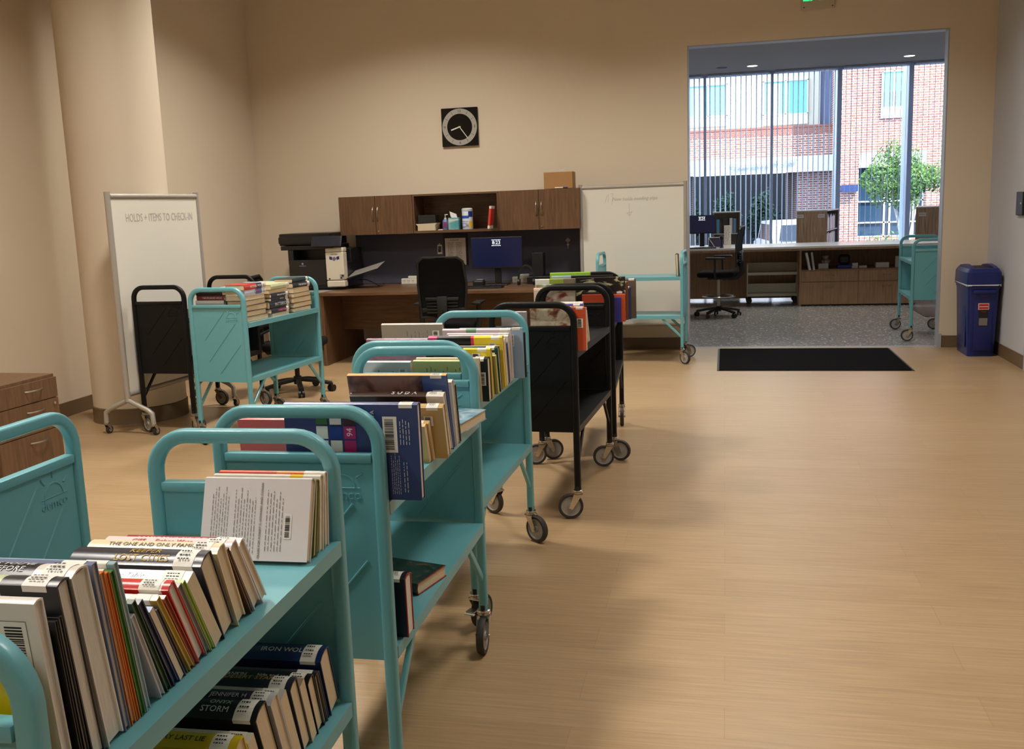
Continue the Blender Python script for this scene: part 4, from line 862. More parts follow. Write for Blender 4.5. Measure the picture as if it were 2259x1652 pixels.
MB().box(-.027, .027, 0, .005, -.052, .052, white_p, .002).box(-.019, .019, -.001, 0, -.03, .035, cmat((70, 70, 72))).box(-.019, .0, -.0015, -.001, -.032, .0, ink).build('badge_card', None, bd)
MB().box(-.008, .008, -.003, .004, .052, .068, steel).build('clip', None, bd)
ky = empty('hanging_keys', (-1.655, YB-.045, 1.19), 0, 'small silver keys on a ring hung on the tackboard', 'keys')
MB().add([(0, 0, .03), (.03, 0, 0), (0, 0, -.03), (-.03, 0, 0), (0, .006, .03), (.03, .006, 0), (0, .006, -.03), (-.03, .006, 0)], [(0, 1, 2, 3), (7, 6, 5, 4), (0, 4, 5, 1), (1, 5, 6, 2), (2, 6, 7, 3), (3, 7, 4, 0)], cmat((150, 148, 142))).build('key_tag', None, ky)
MB().cyl((0, .003, -.045), .012, .003, 'y', 14, steel).box(-.003, .003, .001, .005, -.09, -.05, steel).build('key', None, ky)
# ---------------------------------------------------------------- task chairs
def task_chair(loc, rz, label, seat=.46, stool=False, h=1.0, group=None):
    o = empty('office_chair', (loc[0], loc[1], 0), rz, label, 'office chair', group)
    b = MB(); b.cyl((0, 0, .11), .035, .07, 'z', 18, blackp)
    for k in range(5):
        a = 2*PI*k/5+.3; c, s = math.cos(a), math.sin(a)
        b.tube([(.02*c, .02*s, .115), (.16*c, .16*s, .10), (.30*c, .30*s, .072)], rr(.045, .03, .008, 2), blackp, up=Vector((0, 0, 1)))
    b.build('star_base', None, o, smooth=True)
    for k in range(5):
        a = 2*PI*k/5+.3; x, y = .30*math.cos(a), .30*math.sin(a)
        q = MB(); M = Matrix.Translation((x, y, .03)) @ Matrix.Rotation(a+1.1*k, 4, 'Z')
        for s in (-1, 1): q.cyl((0, s*.017, 0), .0295, .02, 'y', 18, blackp, M=M)
        q.box(-.012, .012, -.006, .006, 0, .045, blackp, M=M); q.build('caster', None, o, smooth=True)
    MB().cyl((0, 0, (seat-.08+.12)/2), .022, seat-.08-.12, 'z', 16, steel if stool else blackp).build('gas_lift', None, o, smooth=True)
    if stool:
        q = MB(); q.tube([(.215*math.cos(2*PI*i/28), .215*math.sin(2*PI*i/28), .28) for i in range(28)], circ(.011, 8), chrome, closed=True, up=Vector((0, 0, 1)))
        for k in range(4): q.tube([(.02*math.cos(k*PI/2), .02*math.sin(k*PI/2), .28), (.21*math.cos(k*PI/2), .21*math.sin(k*PI/2), .28)], circ(.007, 6), blackp, up=Vector((0, 0, 1)))
        q.build('foot_ring', None, o, smooth=True)
    s_ = MB(); s_.box(-.245, .245, -.24, .25, seat-.055, seat+.02, fabric, .03, 4); s_.box(-.13, .13, -.13, .13, seat-.09, seat-.055, blackp, .01); s_.build('seat', None, o, smooth=True)
    # backrest at -y side
    z0, z1 = seat+.09, seat+h*.62
    pts = []; W1, W2, rr_ = .21, .235, .05
    def bk(t): return -.27-.05*t+.03*math.sin(PI*t)
    outline = [(-W1, 0), (-W2, .55), (-W2+.02, .93), (-W2+.07, 1), (W2-.07, 1), (W2-.02, .93), (W2, .55), (W1, 0)]
    f = MB(); P = [(x, bk(t), z0+(z1-z0)*t) for x, t in outline]
    f.tube(P+[P[0]], rr(.022, .02, .006, 2), blackp, up=Vector((0, 1, 0)))
    f.tube([(-W1*.99, bk(.12), z0+.12*(z1-z0)), (0, bk(.12)-.015, z0+.14*(z1-z0)), (W1*.99, bk(.12), z0+.12*(z1-z0))], rr(.04, .015, .005, 2), blackp, up=Vector((0, 1, 0)))
    f.build('back_frame', None, o, smooth=True)
    g = MB(); N = 9
    for i in range(N):
        for j in range(N):
            def pt(i, j):
                t = i/N; xw = (W1+(W2-W1)*min(1, t/.55)) if t < .93 else W2-.02-.05*(t-.93)/.07; x = -xw+2*xw*j/N
                return (x, bk(t)-.012*(1-(x/xw)**2), z0+(z1-z0)*t)
            g.add([pt(i, j), pt(i, j+1), pt(i+1, j+1), pt(i+1, j)], [(0, 1, 2, 3)], fabric)
    g.build('back_mesh', None, o, smooth=True)
    l = MB()
    for k in range(4):
        for s in (-1, 1): l.box(s*.05 if s > 0 else -.15, .15 if s > 0 else -.05, bk(.15)-.04, bk(.15)-.03, z0+.04+.03*k, z0+.052+.03*k, blackp, .003)
    l.box(-.05, .05, bk(.1)-.05, bk(.1)-.02, z0-.03, z0+.20, blackp, .008); l.box(-.16, .16, bk(.1)-.045, bk(.1)-.02, z0+.16, z0+.19, blackp, .006)
    l.build('lumbar_support', None, o, smooth=True)
    MB().tube([(0, -.05, seat-.075), (0, -.24, seat-.07), (0, -.31, seat), (0, -.31, z0+.06)], rr(.07, .022, .006, 2), blackp, up=Vector((1, 0, 0))).build('back_bracket', None, o, smooth=True)
    for s in (-1, 1):
        q = MB(); q.tube([(s*.13, 0, seat-.07), (s*.27, 0, seat-.06), (s*.285, 0, seat+.02), (s*.285, 0, seat+.19)], rr(.05, .022, .006, 2), blackp, up=Vector((0, 1, 0)))
        q.box(s*.285-.045, s*.285+.045, -.13, .12, seat+.19, seat+.215, blackp, .01); q.build('armrest', None, o, smooth=True)
    return o
task_chair((-2.60, 9.14), R(2), 'black mesh office chair pushed toward the walnut desk, its back to the camera', .47, False, 1.05)
task_chair((-3.72, 8.02), R(-78), 'black office chair mostly hidden behind the teal cart of flat stacks', .45, False, .95)
task_chair((-.08, 13.62), R(80), 'tall black drafting chair with a chrome foot ring beyond the opening', .60, True, .98)
# ---------------------------------------------------------------- whiteboards
def whiteboard(loc, rz, W, label, msg):
    """board in local xz plane, facing -y, left post at x=0"""
    o = empty('mobile_whiteboard', (loc[0], loc[1], 0), rz, label, 'whiteboard', 'mobile whiteboards')
    H = 1.765
    MB().box(.012, W-.012, -.009, .009, .315, H-.05, board_m, .001).build('board', None, o)
    for x in (0, W):
        q = MB(); q.tube([(x, 0, .25), (x, 0, H)], circ(.021, 14), alu); q.build('post', None, o, smooth=True)
        f = MB(); 
        f.tube([(x, 0, .26), (x, -.03, .245), (x, -.17, .185), (x, -.20, .16), (x, -.205, .085)], circ(.018, 10), alu, up=Vector((1, 0, 0)))
        f.tube([(x, 0, .26), (x, .03, .245), (x, .17, .185), (x, .20, .16), (x, .205, .085)], circ(.018, 10), alu, up=Vector((1, 0, 0))); f.build('foot', None, o, smooth=True)
        for s in (-1, 1):
            c = MB(); c.cyl((x, s*.205, .080), .02, .012, 'z', 14, chrome)
            for t in (-1, 1): c.prism([(-.015, .078), (.015, .078), (.03, .032), (.014, .025)], t*.016-.0012, t*.016+.0012, chrome, Matrix.Translation((x, s*.205, 0)))
            c.cyl((x+.022, s*.205, .029), .0285, .022, 'y', 20, tire_m); c.cyl((x+.022, s*.205, .029), .016, .026, 'y', 16, hub_m); c.build('caster', None, o, smooth=True)
    for z, n in ((H-.032, 'top_rail'), (.30, 'bottom_rail')): MB().cyl((W/2, 0, z), .021, W-.03, 'x', 14, alu).build(n, None, o, smooth=True)
    return o
w1 = whiteboard((-4.285, 6.32), R(85.5), 1.07, 'mobile whiteboard by the round column, with a note about holds and items to check in', None)
marker_grey = mat('faded_marker', (182, 177, 170), .6)
MF = lambda x, z: mcols((1, 0, 0), (0, 0, 1), (0, -1, 0), (x, -.0102, z))
text('HOLDS + ITEMS TO CHECK-IN', .084, marker_grey, w1, MF(.575, 1.575), 'handwriting', 'CENTER', .0001, .72)
w2 = whiteboard((-1.469, 10.33), R(0), 1.075, 'mobile whiteboard beside the wide opening, with a note and a down arrow', None)
text('New holds needing slips', .050, marker_grey, w2, MF(.56, 1.605), 'handwriting', 'CENTER', .0002, .95, .25)
q = MB()
for (a, b, c, d) in ((.255, 1.57, .275, 1.65), (.285, 1.58, .290, 1.66), (.31, 1.66, .335, 1.665), (.335, 1.665, .325, 1.55), (.50, 1.56, .505, 1.45), (.475, 1.46, .54, 1.475), (.505, 1.45, .505, 1.43), (.48, 1.462, .505, 1.43), (.53, 1.472, .505, 1.43)):
    q.tube([(a, -.0103, b), (c, -.0103, d)], circ(.001, 4), marker_grey)
q.build('drawn_arrow', None, w2)
# ---------------------------------------------------------------- drawer pedestal (left), waste bin
pd = empty('drawer_pedestal', (-4.36, 5.12, 0), R(88), 'walnut drawer pedestal on casters at the left edge, with curved silver pulls', 'drawer unit')
# local: front faces -y
MB().box(-.27, .27, -.19, .25, .08, .62, walnut, .002).build('pedestal_body', None, pd)
for z0, z1 in ((.475, .60), (.285, .47), (.085, .28)):
    d = MB().box(-.268, .268, -.21, -.1905, z0, z1, walnut, .001).build('drawer', None, pd)
    bar_handle(d, 0.06, -.21, z1-.05, .15, False, steel)
lockknob(d, .225, -.21, .44)
for sx in (-.22, .22):
    for sy in (-.15, .2):
        MB().cyl((sx, sy, .035), .034, .045, 'y', 18, blackp).box(sx-.02, sx+.02, sy-.02, sy+.02, .04, .08, blackp).build('caster', None, pd, smooth=True)
# ---------------------------------------------------------------- recycling bin
bn = empty('recycling_bin', (2.385, 10.21, 0), 0, 'tall slim blue recycling bin with a white liner edge, in the right corner', 'recycling bin')
blue_b = mat('blue_bin_plastic', (20, 34, 104), .38, noise=.02)
def taper(q, w0, d0, w1, d1, z0, z1, mt, b=.03, n=4):
    A = [(x, y) for x, y in rr(w0, d0, b, n)]; B = [(x, y) for x, y in rr(w1, d1, b, n)]; k = len(A)
    q.add([(x, y, z0) for x, y in A]+[(x, y, z1) for x, y in B], [tuple(range(k-1, -1, -1)), tuple(range(k, 2*k))]+[(i, (i+1) % k, (i+1) % k+k, i+k) for i in range(k)], mt)
q = MB(); taper(q, .235, .46, .275, .53, 0, .66, blue_b); taper(q, .285, .54, .292, .55, .645, .69, blue_b, .035); q.build('bin_body', None, bn, smooth=True)
q = MB(); q.box(-.132, -.127, -.16, .16, .08, .56, blue_b, .002); q.box(-.08, .08, -.257, -.250, .06, .54, blue_b, .002); q.box(-.10, .10, -.30, -.262, .60, .64, blue_b, .015); q.build('molded_ribs', None, bn, smooth=True)
q = MB(); n = 40
ring = rr(.302, .565, .04, 9); k = len(ring); rn = random.Random(8)
v0 = [(x, y, .695) for x, y in ring]; v1 = [(x*1.015, y*1.01, .672+rn.uniform(-.006, .014)) for x, y in ring]
q.add(v0+v1, [(i, (i+1) % k, (i+1) % k+k, i+k) for i in range(k)], cmat((214, 214, 212))); q.build('liner', None, bn, smooth=True)
q = MB(); taper(q, .305, .57, .300, .56, .688, .80, blue_b, .04); taper(q, .300, .56, .262, .50, .80, .835, blue_b, .04); 
lid = q.build('lid', None, bn, smooth=True)
q = MB(); 
for s in (-1, 1): q.prism([(-.25, .834), (.25, .834), (.19, .852), (.0, .868), (-.19, .852)], s*.10-.018, s*.10+.018, blue_b, Matrix.Rotation(PI/2, 4, 'Z'))
q.build('lid_rim', None, lid, smooth=True)
MB().box(-.075, .075, -.17, .17, .8355, .837, ink).build('lid_opening', None, lid)
q = MB(); e = -.262
q.box(-.04, .045, e-.002, e+.006, .455, .505, redink, .006); q.box(-.046, .051, e-.001, e+.006, .449, .511, cmat((220, 180, 150)), .008); q.box(-.035, .04, e-.003, e, .476, .482, whiteink)
q2 = MB(); q2.box(-.04, .045, e+.004, e+.010, .29, .445, ink); q2.box(-.035, .04, e+.003, e+.0045, .30, .37, greyink); q.build('maker_sticker', None, bn); q2.build('info_sticker', None, bn)
text('Rubbermaid', .012, redink, bn, mcols((1, 0, 0), (0, 0, 1), (0, -1, 0), (.004, -.266, .580)), 'maker_name', 'CENTER')
text('Slim Jim', .014, redink, bn, mcols((1, 0, 0), (0, 0, 1), (0, -1, 0), (.004, -.261, .432)), 'model_name', 'CENTER')
# floor mat
mt_ = empty('floor_mat', (.79, 9.84, 0), 0, 'black rectangular entrance mat on the plank floor before the opening', 'mat')
carpet = mat('black_carpet', (14, 13, 14), 1, bump=1, bscale=500, noise=.5, nscale=60, spec=.05)
MB().box(-.86, .86, -.70, .70, .0005, .004, blackp, .001).build('rubber_border', None, mt_); MB().box(-.84, .84, -.68, .68, .004, .009, carpet, .001).build('carpet_pile', None, mt_)
# wall reader, exit sign
rd = empty('wall_reader', (XR-.004, 9.52, 1.43), 0, 'black square control plate on the right wall', 'wall plate')
MB().box(-.02, .002, -.10, .10, -.10, .105, blackp, .006).build('plate', None, rd); MB().box(-.022, -.02, -.06, -.04, 0, .012, white_l).build('indicator', None, rd)
ex = empty('exit_sign', (.90, YB-.04, 3.405), 0, 'illuminated green exit sign above the wide opening, cut by the top edge', 'exit sign')
MB().box(-.16, .16, 0, .038, -.02, .20, cmat((196, 186, 160)), .012).build('sign_body', None, ex)
text('EXIT', .15, mat('exit_green', (40, 230, 130), .5, emit=1.6), ex, mcols((1, 0, 0), (0, 0, 1), (0, -1, 0), (0, -.001, .105)), 'exit_lettering', 'CENTER')
for sx in (-.135, .135): MB().cyl((sx, -.002, .0), .006, .006, 'y', 10, blackp).build('screw', None, ex)
# lobby downlights
lamp_e = mat('downlight_glow', (255, 244, 225), .5, emit=7)
for i, (x, y, on, lab) in enumerate([(.476, 18.6, 1, 'round recessed downlight in the lobby ceiling, left one of the two lit'), (3.10, 18.6, 1, 'round recessed downlight in the lobby ceiling, right one of the two lit'), (-.06, 18.6, 0, 'dark round ceiling vent in the lobby ceiling')]):
    d = empty('downlight' if on else 'ceiling_vent', (x, y, 3.9), 0, lab, 'downlight' if on else 'vent')
    q = MB(); n = 28
    q.lathe([(.085, -.001), (.10, -.006), (.10, -.001)], n, white_p if on else blackp, cap=False); q.build('trim_ring', None, d, smooth=True)
    MB().cyl((0, 0, -.003), .084, .003, 'z', 28, lamp_e if on else ink).build('lens', None, d)
# ---------------------------------------------------------------- lobby counter
ct = empty('service_counter', (1.0, 14.62, 0), 0, 'long lobby counter with a pale stone top and walnut front', 'counter')
MB().box(-2.6, 2.2, 0, 1.25, .845, .875, counter_m, .003).build('countertop', None, ct)
MB().box(-2.6, 2.2, .012, 1.23, .815, .845, lobbywood).build('apron', None, ct)
MB().box(-2.6, .06, 1.18, 1.22, .035, .815, lobbywood).build('back_panel', None, ct)
MB().box(.06, .085, .20, 1.22, 0, .815, lobbywood).build('divider_panel', None, ct)
q = MB(); q.box(.085, 1.66, .24, 1.2, .02, .525, lobbywood); q.box(.085, 1.66, .27, 1.2, 0, .02, blackp); q.box(.085, 1.66, 1.0, 1.02, .525, .815, lobbywood); q.box(1.64, 1.66, .24, 1.2, .525, .815, lobbywood); q.build('cabinet_body', None, ct)
for a, b in ((.087, .872), (.877, 1.655)):
    for z0, z1 in ((.02, .345), (.352, .505)):
        d = MB().box(a, b, .22, .2395, z0, z1, lobbywood, .001).build('drawer', None, ct)
        bar_handle(d, (a+b)/2, .22, z1-.07, .12, False, steel)
CY = 15.05; SZ2 = .5258
def binder(x, lean, c, label):
    M = Matrix.Translation((x, CY-.12, SZ2)) @ Matrix.Rotation(R(lean), 4, 'Y')
    book(M @ mcols((0, 0, -1), (1, 0, 0), (0, -1, 0), (0, .0, .0)) @ Matrix.Translation((0, 0, 0)), .255, .028, .2, c, label, None, sticker=False, name='binder', cat='binder')
binder(1.155+.03, -12, (214, 212, 206), 'white binder leaning in the counter shelf, left one'); binder(1.21+.03, -8, (170, 170, 172), 'grey binder leaning in the counter shelf, right one')
cc = cmat((206, 206, 204))
thing_box('note_holder', 1.335, 1.475, CY-.06, CY+.04, SZ2, SZ2+.075, cc, 'clear and white note holder on the counter shelf, below a crumpled bag', 'box')
q = MB(); q.lathe([(.05, 0), (.07, .04), (.03, .07), (.05, .11)], 7, cmat((150, 150, 155))); tag(q.build('crumpled_bag', None, loc=(1.44, CY, SZ2+.0755)), 'crumpled translucent bag on top of the note holder', 'bag')
q = MB().box(-.10, .10, -.07, .07, 0, .05, cmat((30, 50, 150)), .01); q.box(-.08, .08, -.05, .05, .05, .20, blackp, .04); tag(q.build('blue_caddy', None, loc=(1.70, CY, SZ2)), 'blue tray holding a black bag on the counter shelf', 'tray')
thing_box('paper_stack', 1.80, 1.885, CY-.06, CY+.04, SZ2, SZ2+.035, cc, 'low white slip box beside the blue tray, bottom one', 'box'); thing_box('paper_stack', 1.805, 1.885, CY-.06, CY+.04, SZ2+.0355, SZ2+.075, cc, 'white slip box stacked on the low slip box', 'box'); thing_box('slip_box', 1.90, 2.01, CY-.06, CY+.04, SZ2, SZ2+.035, cc, 'long low white slip box, right of the stacked pair', 'box')
thing_box('white_carton', 2.13, 2.31, CY-.06, CY+.06, SZ2, SZ2+.075, cc, 'wide white carton on the counter shelf', 'box')
MB_ = thing_box('framed_card', 2.40, 2.47, CY-.02, CY+.02, SZ2, SZ2+.16, cc, 'small white card holder at the right end of the counter shelf', 'card')
monitor((-.33, 14.95, .875), 0, .40, .27, .21, 'black monitor showing 8:24 at the left end of the lobby counter', '8:24')
thing_box('keyboard', -.55, -.12, 14.66, 14.78, .8755, .893, blackp, 'dark keyboard at the left end of the lobby counter', 'keyboard', .004)
sn = empty('sign_holder', (.04, 14.95, .8755), 0, 'small upright white sign card on the lobby counter', 'sign')
MB().box(-.05, .05, -.004, .004, 0, .32, paper, .001).box(-.06, .06, -.04, .04, 0, .006, white_p).build('card', None, sn)
q = MB(); wordrows(q, -.042, .042, .03, .31, 14, greyink, lambda a, b: (a, -.005, b)); q.build('card_print', None, sn)
wbk = empty('wire_basket', (-.13, 15.25, .8755), 0, 'dark mesh basket with white rods behind the 8:24 monitor', 'basket')
MB().box(-.11, .11, -.08, .08, 0, .14, cmat((60, 56, 84)), .004).build('basket_body', None, wbk); MB().tube([(-.11, -.082, .14), (.11, -.082, .14)], circ(.005, 6), white_p).tube([(-.11, -.082, .14), (-.02, -.082, 0)], circ(.004, 6), white_p).tube([(-.11, -.082, .14), (-.11, -.082, 0)], circ(.005, 6), white_p).build('rods', None, wbk)
ph = MB(); ph.lathe([(.03, 0), (.03, .01), (.012, .02), (.01, .12)], 14, blackp); ph.box(-.03, .03, -.03, .03, .11, .18, blackp, .02); tag(ph.build('barcode_scanner', None, loc=(-.045, 14.80, .8755), smooth=True), 'black hand scanner on a stand beside the 8:24 monitor', 'scanner')
# beige cart under the counter
bc = empty('low_book_cart', (.70, 15.45, 0), 0, 'low beige metal book cart parked under the lobby counter', 'book cart')
for s in (-1, 1):
    MB().box(s*.365-.008, s*.365+.008, -.18, .18, .10, .60, beige_pc, .003).build('end_panel', None, bc)
    for t in (-1, 1): MB().cyl((s*.34, t*.15, .045), .044, .03, 'y', 20, tire_m).box(s*.34-.015, s*.34+.015, t*.15-.02, t*.15+.02, .05, .10, blackp).build('caster', None, bc, smooth=True)
for z in (.13, .45):
    MB().box(-.357, .357, -.17, .10, z, z+.02, beige_pc).box(-.357, .357, -.18, -.165, z-.02, z+.02, beige_pc).box(-.357, .357, .10, .115, z, z+.15, beige_pc).build('shelf', None, bc)
tag(MB().box(-.4, .4, -.6, .6, 0, .006, cmat((70, 58, 50)), .002).build('lobby_mat', None, loc=(2.9, 13.9, 0.001)), 'dark brown mat on the terrazzo behind the far teal cart', 'mat')
# ---------------------------------------------------------------- lobby shelving with books
def lib_shelf(x, y, rz, W, L, H, label, wood=oakdark):
    o = empty('library_shelf', (x, y, 0), rz, label, 'bookshelf', 'low library shelves in the lobby')
    # local: near end panel at y=0, x from -W..0, books face +x side
    for yy in (0, L-.02): MB().box(-W, 0, yy, yy+.02, 0, H-.02, wood, .001).build('end_panel', None, o)
    MB().box(-W-.005, .005, -.005, L+.005, H-.02, H, cmat((196, 196, 196)), .002).build('top_panel', None, o)
    MB().box(-W/2-.01, -W/2+.01, .02, L-.02, 0, H-.02, cmat((120, 116, 112))).build('back_panel', None, o)
    for z in (.72, .35, .06, 1.0): MB().box(-W/2+.01, -.01, .02, L-.02, z-.012, z, cmat((200, 204, 208))).build('shelf', None, o)
    return o
def sign_plate(o, x, z, y=-.003):
    MB().box(x-.055, x+.055, y-.004, y, z-.03, z+.03, cmat((200, 200, 204)), .002).build('shelf_sign', None, o); q = MB(); wordrows(q, x-.045, x+.045, z-.012, z+.012, 2, ink, lambda a, b: (a, y-.0045, b)); q.build('sign_print', None, o)
sa = lib_shelf(1.665, 17.3, R(-12), .49, 1.75, 1.345, 'low wood-ended library shelf with two rows of books, left of the leafy tree')
sign_plate(sa, -.43, 1.25); sign_plate(sa, -.09, 1.25)
sbb = lib_shelf(3.585, 17.3, R(-12), .52, 1.5, 1.345, 'low wood-ended library shelf behind the far teal cart'); sign_plate(sbb, -.42, 1.22)
scc = lib_shelf(-.20, 17.4, R(-90), .42, .46, 1.37, 'short open library shelf behind the drafting chair')
palette = [(190, 200, 220), (90, 110, 170), (214, 214, 220), (60, 64, 80), (150, 190, 210), (196, 170, 190), (120, 140, 180), (226, 226, 230), (80, 130, 170)]
names = ['pale blue', 'mid blue', 'white', 'charcoal', 'light blue', 'lilac', 'steel blue', 'bright white', 'sea blue']
rn = random.Random(11); Ms = Matrix.Translation((1.665, 17.3, 0)) @ Matrix.Rotation(R(-12), 4, 'Z')
for zi, (zz, row) in enumerate(((1.0, 'upper'), (.72, 'lower'))):
    yy = .06; i = 0
    while yy < 1.55:
        t = rn.uniform(.028, .05); hh = rn.uniform(.20, .27) if zi == 0 else rn.uniform(.20, .245); c = palette[(i*2+zi) % 9]
        M = Ms @ mcols((0, 0, -1), (0, 1, 0), (1, 0, 0), (-.035-.17, yy, zz+.001)) 
        book(M, hh, t, .17, c, 'slim %s book in the %s row of the lobby shelf' % (names[(i*2+zi) % 9], row), 'books on the lobby shelf', sticker=False, hard=False)
        yy += t+.003; i += 1
        if i in (6, 13): yy += .07
Mc = Matrix.Translation((-.20, 17.4, 0)) @ Matrix.Rotation(R(-90), 4, 'Z')
for j, (c, lab, y0, hh) in enumerate([((90, 150, 190), 'light blue booklet facing out on the short lobby shelf, bottom left', .06, .24), ((50, 44, 50), 'dark covered book on the short lobby shelf, centre', .17, .25), ((210, 216, 224), 'white book standing right of the dark one on the short lobby shelf', .28, .26), ((110, 150, 200), 'pale blue book at the right of the short lobby shelf', .34, .25)]):
    book(Mc @ mcols((0, 0, -1), (0, 1, 0), (1, 0, 0), (-.185, y0, 1.001)), hh, .05 if j != 1 else .09, .15, c, lab, 'books on the short lobby shelf', sticker=False, hard=False)
# ---------------------------------------------------------------- outside
FY = 40.0; GZ = -.75
struct(MB().box(-30, 40, 19.75, 80, GZ-.2, GZ).build('floor_street', mat('asphalt', (96, 104, 124), .9, noise=.15, nscale=3)))
hb = empty('hotel_building', (0, FY, GZ), 0, 'brick and cream hotel across the street with a white canopy sign', 'building')
def hp(name, x0, x1, y0, y1, z0, z1, mt, par=None): return MB().box(x0, x1, y0, y1, z0-GZ, z1-GZ, mt).build(name, None, par or hb)
stucco = mat('cream_stucco', (208, 204, 186), .9); wpan = mat('white_panel', (226, 228, 226), .7); bluegrey = mat('shaded_side_panel', (120, 132, 168), .8)  # bluegrey carries the tower's shade on the side panel in its colour
pane_c = mat('cyan_window_pane', (120, 190, 208), .12); pane_d = mat('dark_storefront_glass', (40, 62, 84), .08)
hp('stucco_wall', -14, 3.55, .2, 4, 4.31, 12, stucco)
hp('side_panel', 3.55, 4.2, .5, 4, 4.31, 12, bluegrey)
hp('brick_band', -14, 4.2, .0, 4, 3.15, 4.31, brick_m)
sc2 = MB()
for i in range(90): sc2.box(-4+i*.09, -4+i*.09+.072, -.012, 0, 4.0-GZ, 4.21-GZ, cmat((156, 100, 88)))
sc2.box(-14, 4.2, -.03, 0, 4.23-GZ, 4.31-GZ, cmat((150, 92, 80))); sc2.build('soldier_course', None, hb)
hp('canopy_band', -14, 4.1, -.35, .0, 2.56, 3.15, wpan)
hp('canopy_soffit', -14, 4.2, 0, 8, 2.9, 3.15, cmat((90, 80, 78)))
hp('passage_pier', 2.75, 4.2, .3, 8, GZ, 2.9, brick_s); hp('passage_pier', -2.4, -1.45, .0, 8, GZ, 2.9, brick_s)
hp('passage_back_wall', -14, 4.2, 14, 14.3, GZ, 2.9, cmat((24, 30, 40)))
TF = .95; TY = -2.0
def tp(name, x0, x1, y0, y1, z0, z1, mt, par=None): return hp(name, x0*TF, x1*TF if x1 < 20 else x1, y0+TY, y1+TY, (z0-1.541)*TF+1.541 if z0 > GZ else GZ, (z1-1.541)*TF+1.541, mt, par)
tp('tower_wall', 4.2, 4.95, -.2, 6, GZ, 12, brick_m); tp('tower_wall', 4.95, 7.35, -.2, 6, 3.12, 12, brick_m); tp('tower_wall', 7.35, 14, -.2, 6, GZ, 12, brick_m)
tp('shop_fascia', 4.95, 7.35, -.25, .5, 2.62, 3.12, wpan); tp('shop_sill', 4.95, 7.35, -.1, .5, GZ, .0, brick_m)
sg = tp('shop_window', 4.95, 7.35, .25, .3, .0, 2.62, pane_d); q = MB()
TZ = lambda z: (z-1.541)*TF+1.541-GZ
for x in (4.97, 5.95, 6.15, 7.0, 7.33): q.box(x*TF-.03, x*TF+.03, .15+TY, .24+TY, TZ(0), TZ(2.62), wpan)
for z in (.02, .55, 1.35): q.box(4.95*TF, 7.35*TF, .15+TY, .24+TY, TZ(z-.025), TZ(z+.025), wpan)
q.build('window_frame', None, sg)
tp('sconce_box', 4.3, 4.9, -.55, -.2, 1.75, 2.0, cmat((40, 60, 110)))
for (x0, x1, z0, z1) in ((-1.36, .08, 4.82, 6.02), (1.45, 3.09, 4.75, 6.02)):
    wn = hp('hotel_window', x0, x1, .15, .2, z0, z1, pane_c)
    q = MB(); 
    for x in (x0, (x0+x1)/2, x1): q.box(x-.03, x+.03, .10, .19, z0-GZ, z1-GZ, wpan)
    for z in (z0, z1): q.box(x0-.03, x1+.03, .10, .19, z-.03-GZ, z+.03-GZ, wpan)
    q.box(x0, x1, .12, .2, z0-.38-GZ, z0-.03-GZ, wpan); q.build('window_frame', None, wn)
    MB().box(x0+.15, x0+.6, .145, .15, z0-GZ+.04, z1-GZ-.1, cmat((170, 215, 220))).build('curtain', None, wn)
wn = tp('hotel_window', 5.71, 6.53, -.24, -.19, 4.8, 6.08, pane_c); q = MB()
for x in (5.71, 6.12, 6.53): q.box(x*TF-.025, x*TF+.025, -.28+TY, -.24+TY, TZ(4.8), TZ(6.08), wpan)
q.box(5.68*TF, 6.56*TF, -.28+TY, -.2+TY, TZ(4.39), TZ(4.8), wpan); q.box(5.68*TF, 6.56*TF, -.28+TY, -.24+TY, TZ(6.05), TZ(6.1), wpan); q.build('window_frame', None, wn)
MB().box(5.75*TF, 6.5*TF, -.25+TY, -.245+TY, TZ(4.82), TZ(5.35), cmat((120, 130, 128))).build('lower_sash', None, wn)
ltr = mat('sign_letter_blue', (118, 138, 176), .6)
text("Clearance 9'-10\"", .34, ltr, hb, mcols((1, 0, .03), (-.03, 0, 1), (0, -1, 0), (1.42, -.46, 2.86-GZ)), 'canopy_lettering', 'CENTER', .05, 1.12)
# foliage
leafm = ramp_mat('leaf_green', [(.3, (40, 74, 34)), (.6, (84, 122, 52)), (.85, (140, 168, 84))], 3, rough=.6)
def foliage(name, c, r, n, size, seed, parent=None, label=None, cat=None, mt=leafm, group=None):
    rn = random.Random(seed); q = MB()
    for i in range(n):
        while True:
            p = Vector((rn.uniform(-1, 1), rn.uniform(-1, 1), rn.uniform(-1, 1)))
            if .25 < p.length < 1: break
        p = Vector((p.x*r[0], p.y*r[1], p.z*r[2]))*(1+.12*math.sin(p.x*7)+.12*math.cos(p.z*6))
        u = Vector((rn.uniform(-1, 1), rn.uniform(-1, 1), rn.uniform(-1, 1))).normalized(); v = u.orthogonal().normalized(); s = size*rn.uniform(.6, 1.3)
        q.add([p-u*s, p+v*s*.5, p+u*s, p-v*s*.5], [(0, 1, 2, 3)], mt)
    o = q.build(name, None, parent, loc=c)
    if label: tag(o, label, cat, group)
    return o
tr = empty('street_tree', (4.95, 30, GZ), 0, 'young leafy street tree with pale forked trunks outside the window', 'tree')
foliage('crown', (-.1, 0, 2.75), (1.05, .9, .82), 4600, .052, 3, tr); foliage('crown_top', (-.35, 0, 3.5), (.35, .35, .35), 260, .05, 5, tr); foliage('crown_side', (.85, 0, 2.75), (.45, .4, .4), 700, .052, 9, tr)
q = MB(); bark = mat('pale_bark', (190, 180, 172), .9)
for (dx, dz) in ((-.35, 2.4), (.12, 2.6), (-.1, 2.2), (.3, 2.3)): q.tube([(.1, 0, 0), (.1+dx*.25, .02, .9), (.1+dx*.7, .05, 1.7), (.1+dx*1.2, .05, dz)], circ(.035, 8), bark)
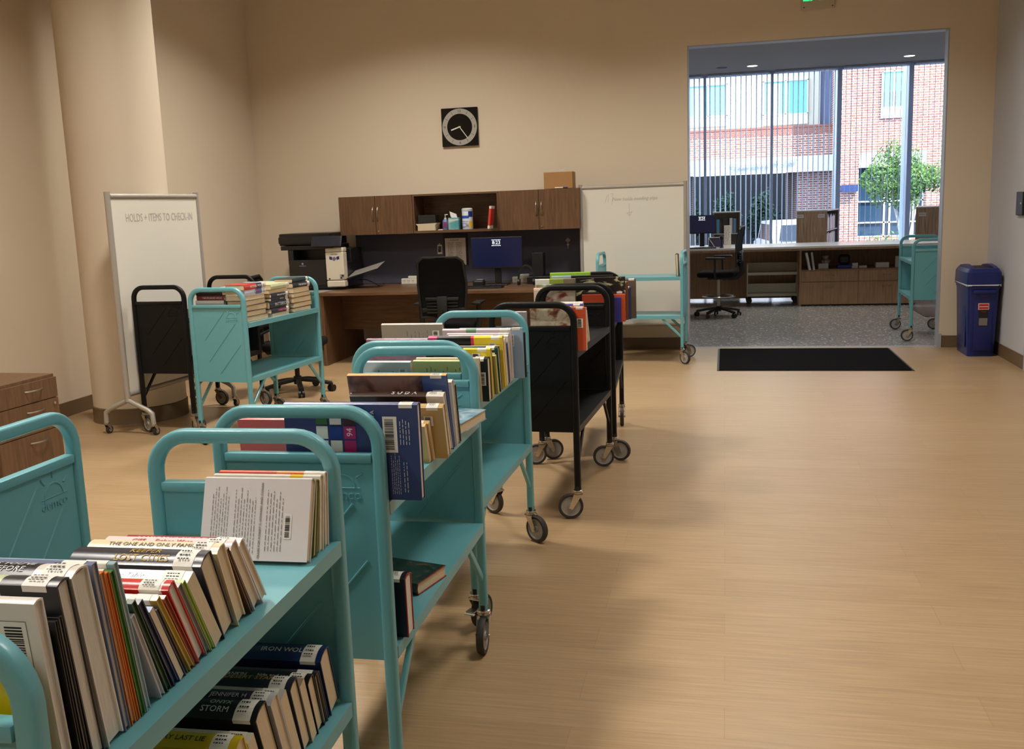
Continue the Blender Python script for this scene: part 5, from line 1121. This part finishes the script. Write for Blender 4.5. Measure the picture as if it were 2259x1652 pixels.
q.build('trunk', None, tr, smooth=True)
leafd = ramp_mat('leaf_dark_green', [(.3, (22, 50, 42)), (.6, (44, 84, 66)), (.85, (84, 124, 92))], 3, rough=.6)
for k, (x, lab) in enumerate([(-1.75, 'dark green bush in the canopy passage, leftmost of four'), (.05, 'dark green bush in the canopy passage, second from the left'), (1.85, 'dark green bush in the canopy passage, above the parked car'), (3.65, 'dark green bush in the canopy passage, rightmost, by the brick pier')]):
    foliage('bush', (x, 50, .55), (.74, .7, 1.35), 1500, .11, 20+k, None, lab, 'bush', mt=leafd, group='bushes in the canopy passage')
foliage('flowering_shrub', (5.3, 35, GZ+.55), (.9, .5, .5), 400, .07, 31, None, 'low shrub in front of the shop window, right of the car', 'shrub')
# parked car: body from side profile, seen from the rear
car = empty('car', (2.05, 31.5, GZ), R(6), 'light-coloured parked car seen from behind beyond the window', 'car')
carp = mat('silver_white_paint', (214, 218, 226), .25, coat=.5); cglass = mat('dark_car_glass', (34, 44, 60), .08)
q = MB(); prof = [(-2.2, .35), (-2.25, .75), (-2.15, 1.0), (-1.9, 1.08), (-1.55, 1.62), (-.9, 1.70), (.5, 1.66), (1.15, 1.12), (2.1, .98), (2.25, .7), (2.2, .35)]
M = Matrix.Rotation(PI/2, 4, 'Z'); q.prism(prof, -.9, .9, carp, M); q.build('car_body', None, car)
q = MB(); q.add([(-.72, -1.95+.0, 1.12), (.72, -1.95, 1.12), (.62, -1.62, 1.56), (-.62, -1.62, 1.56)], [(0, 1, 2, 3)], cglass)
for s in (-1, 1): q.add([(s*.905, -1.7, 1.1), (s*.905, 1.0, 1.12), (s*.905, .45, 1.58), (s*.905, -1.4, 1.58)], [(0, 1, 2, 3)], cglass)
q.build('car_windows', None, car)
for s in (-1, 1): MB().box(s*.78-.1, s*.78+.1, -2.27, -2.18, .78, .98, redink, .01).build('tail_light', None, car)
MB().box(-.25, .25, -2.27, -2.24, .55, .68, white_l).build('number_plate', None, car); MB().box(-.92, .92, -2.32, -2.15, .32, .52, blackp, .03).build('bumper', None, car)
for sx in (-.8, .8):
    for sy in (-1.4, 1.4): MB().cyl((sx, sy, .33), .33, .22, 'x', 24, tire_m).cyl((sx, sy, .33), .19, .24, 'x', 20, steel).build('wheel', None, car, smooth=True)
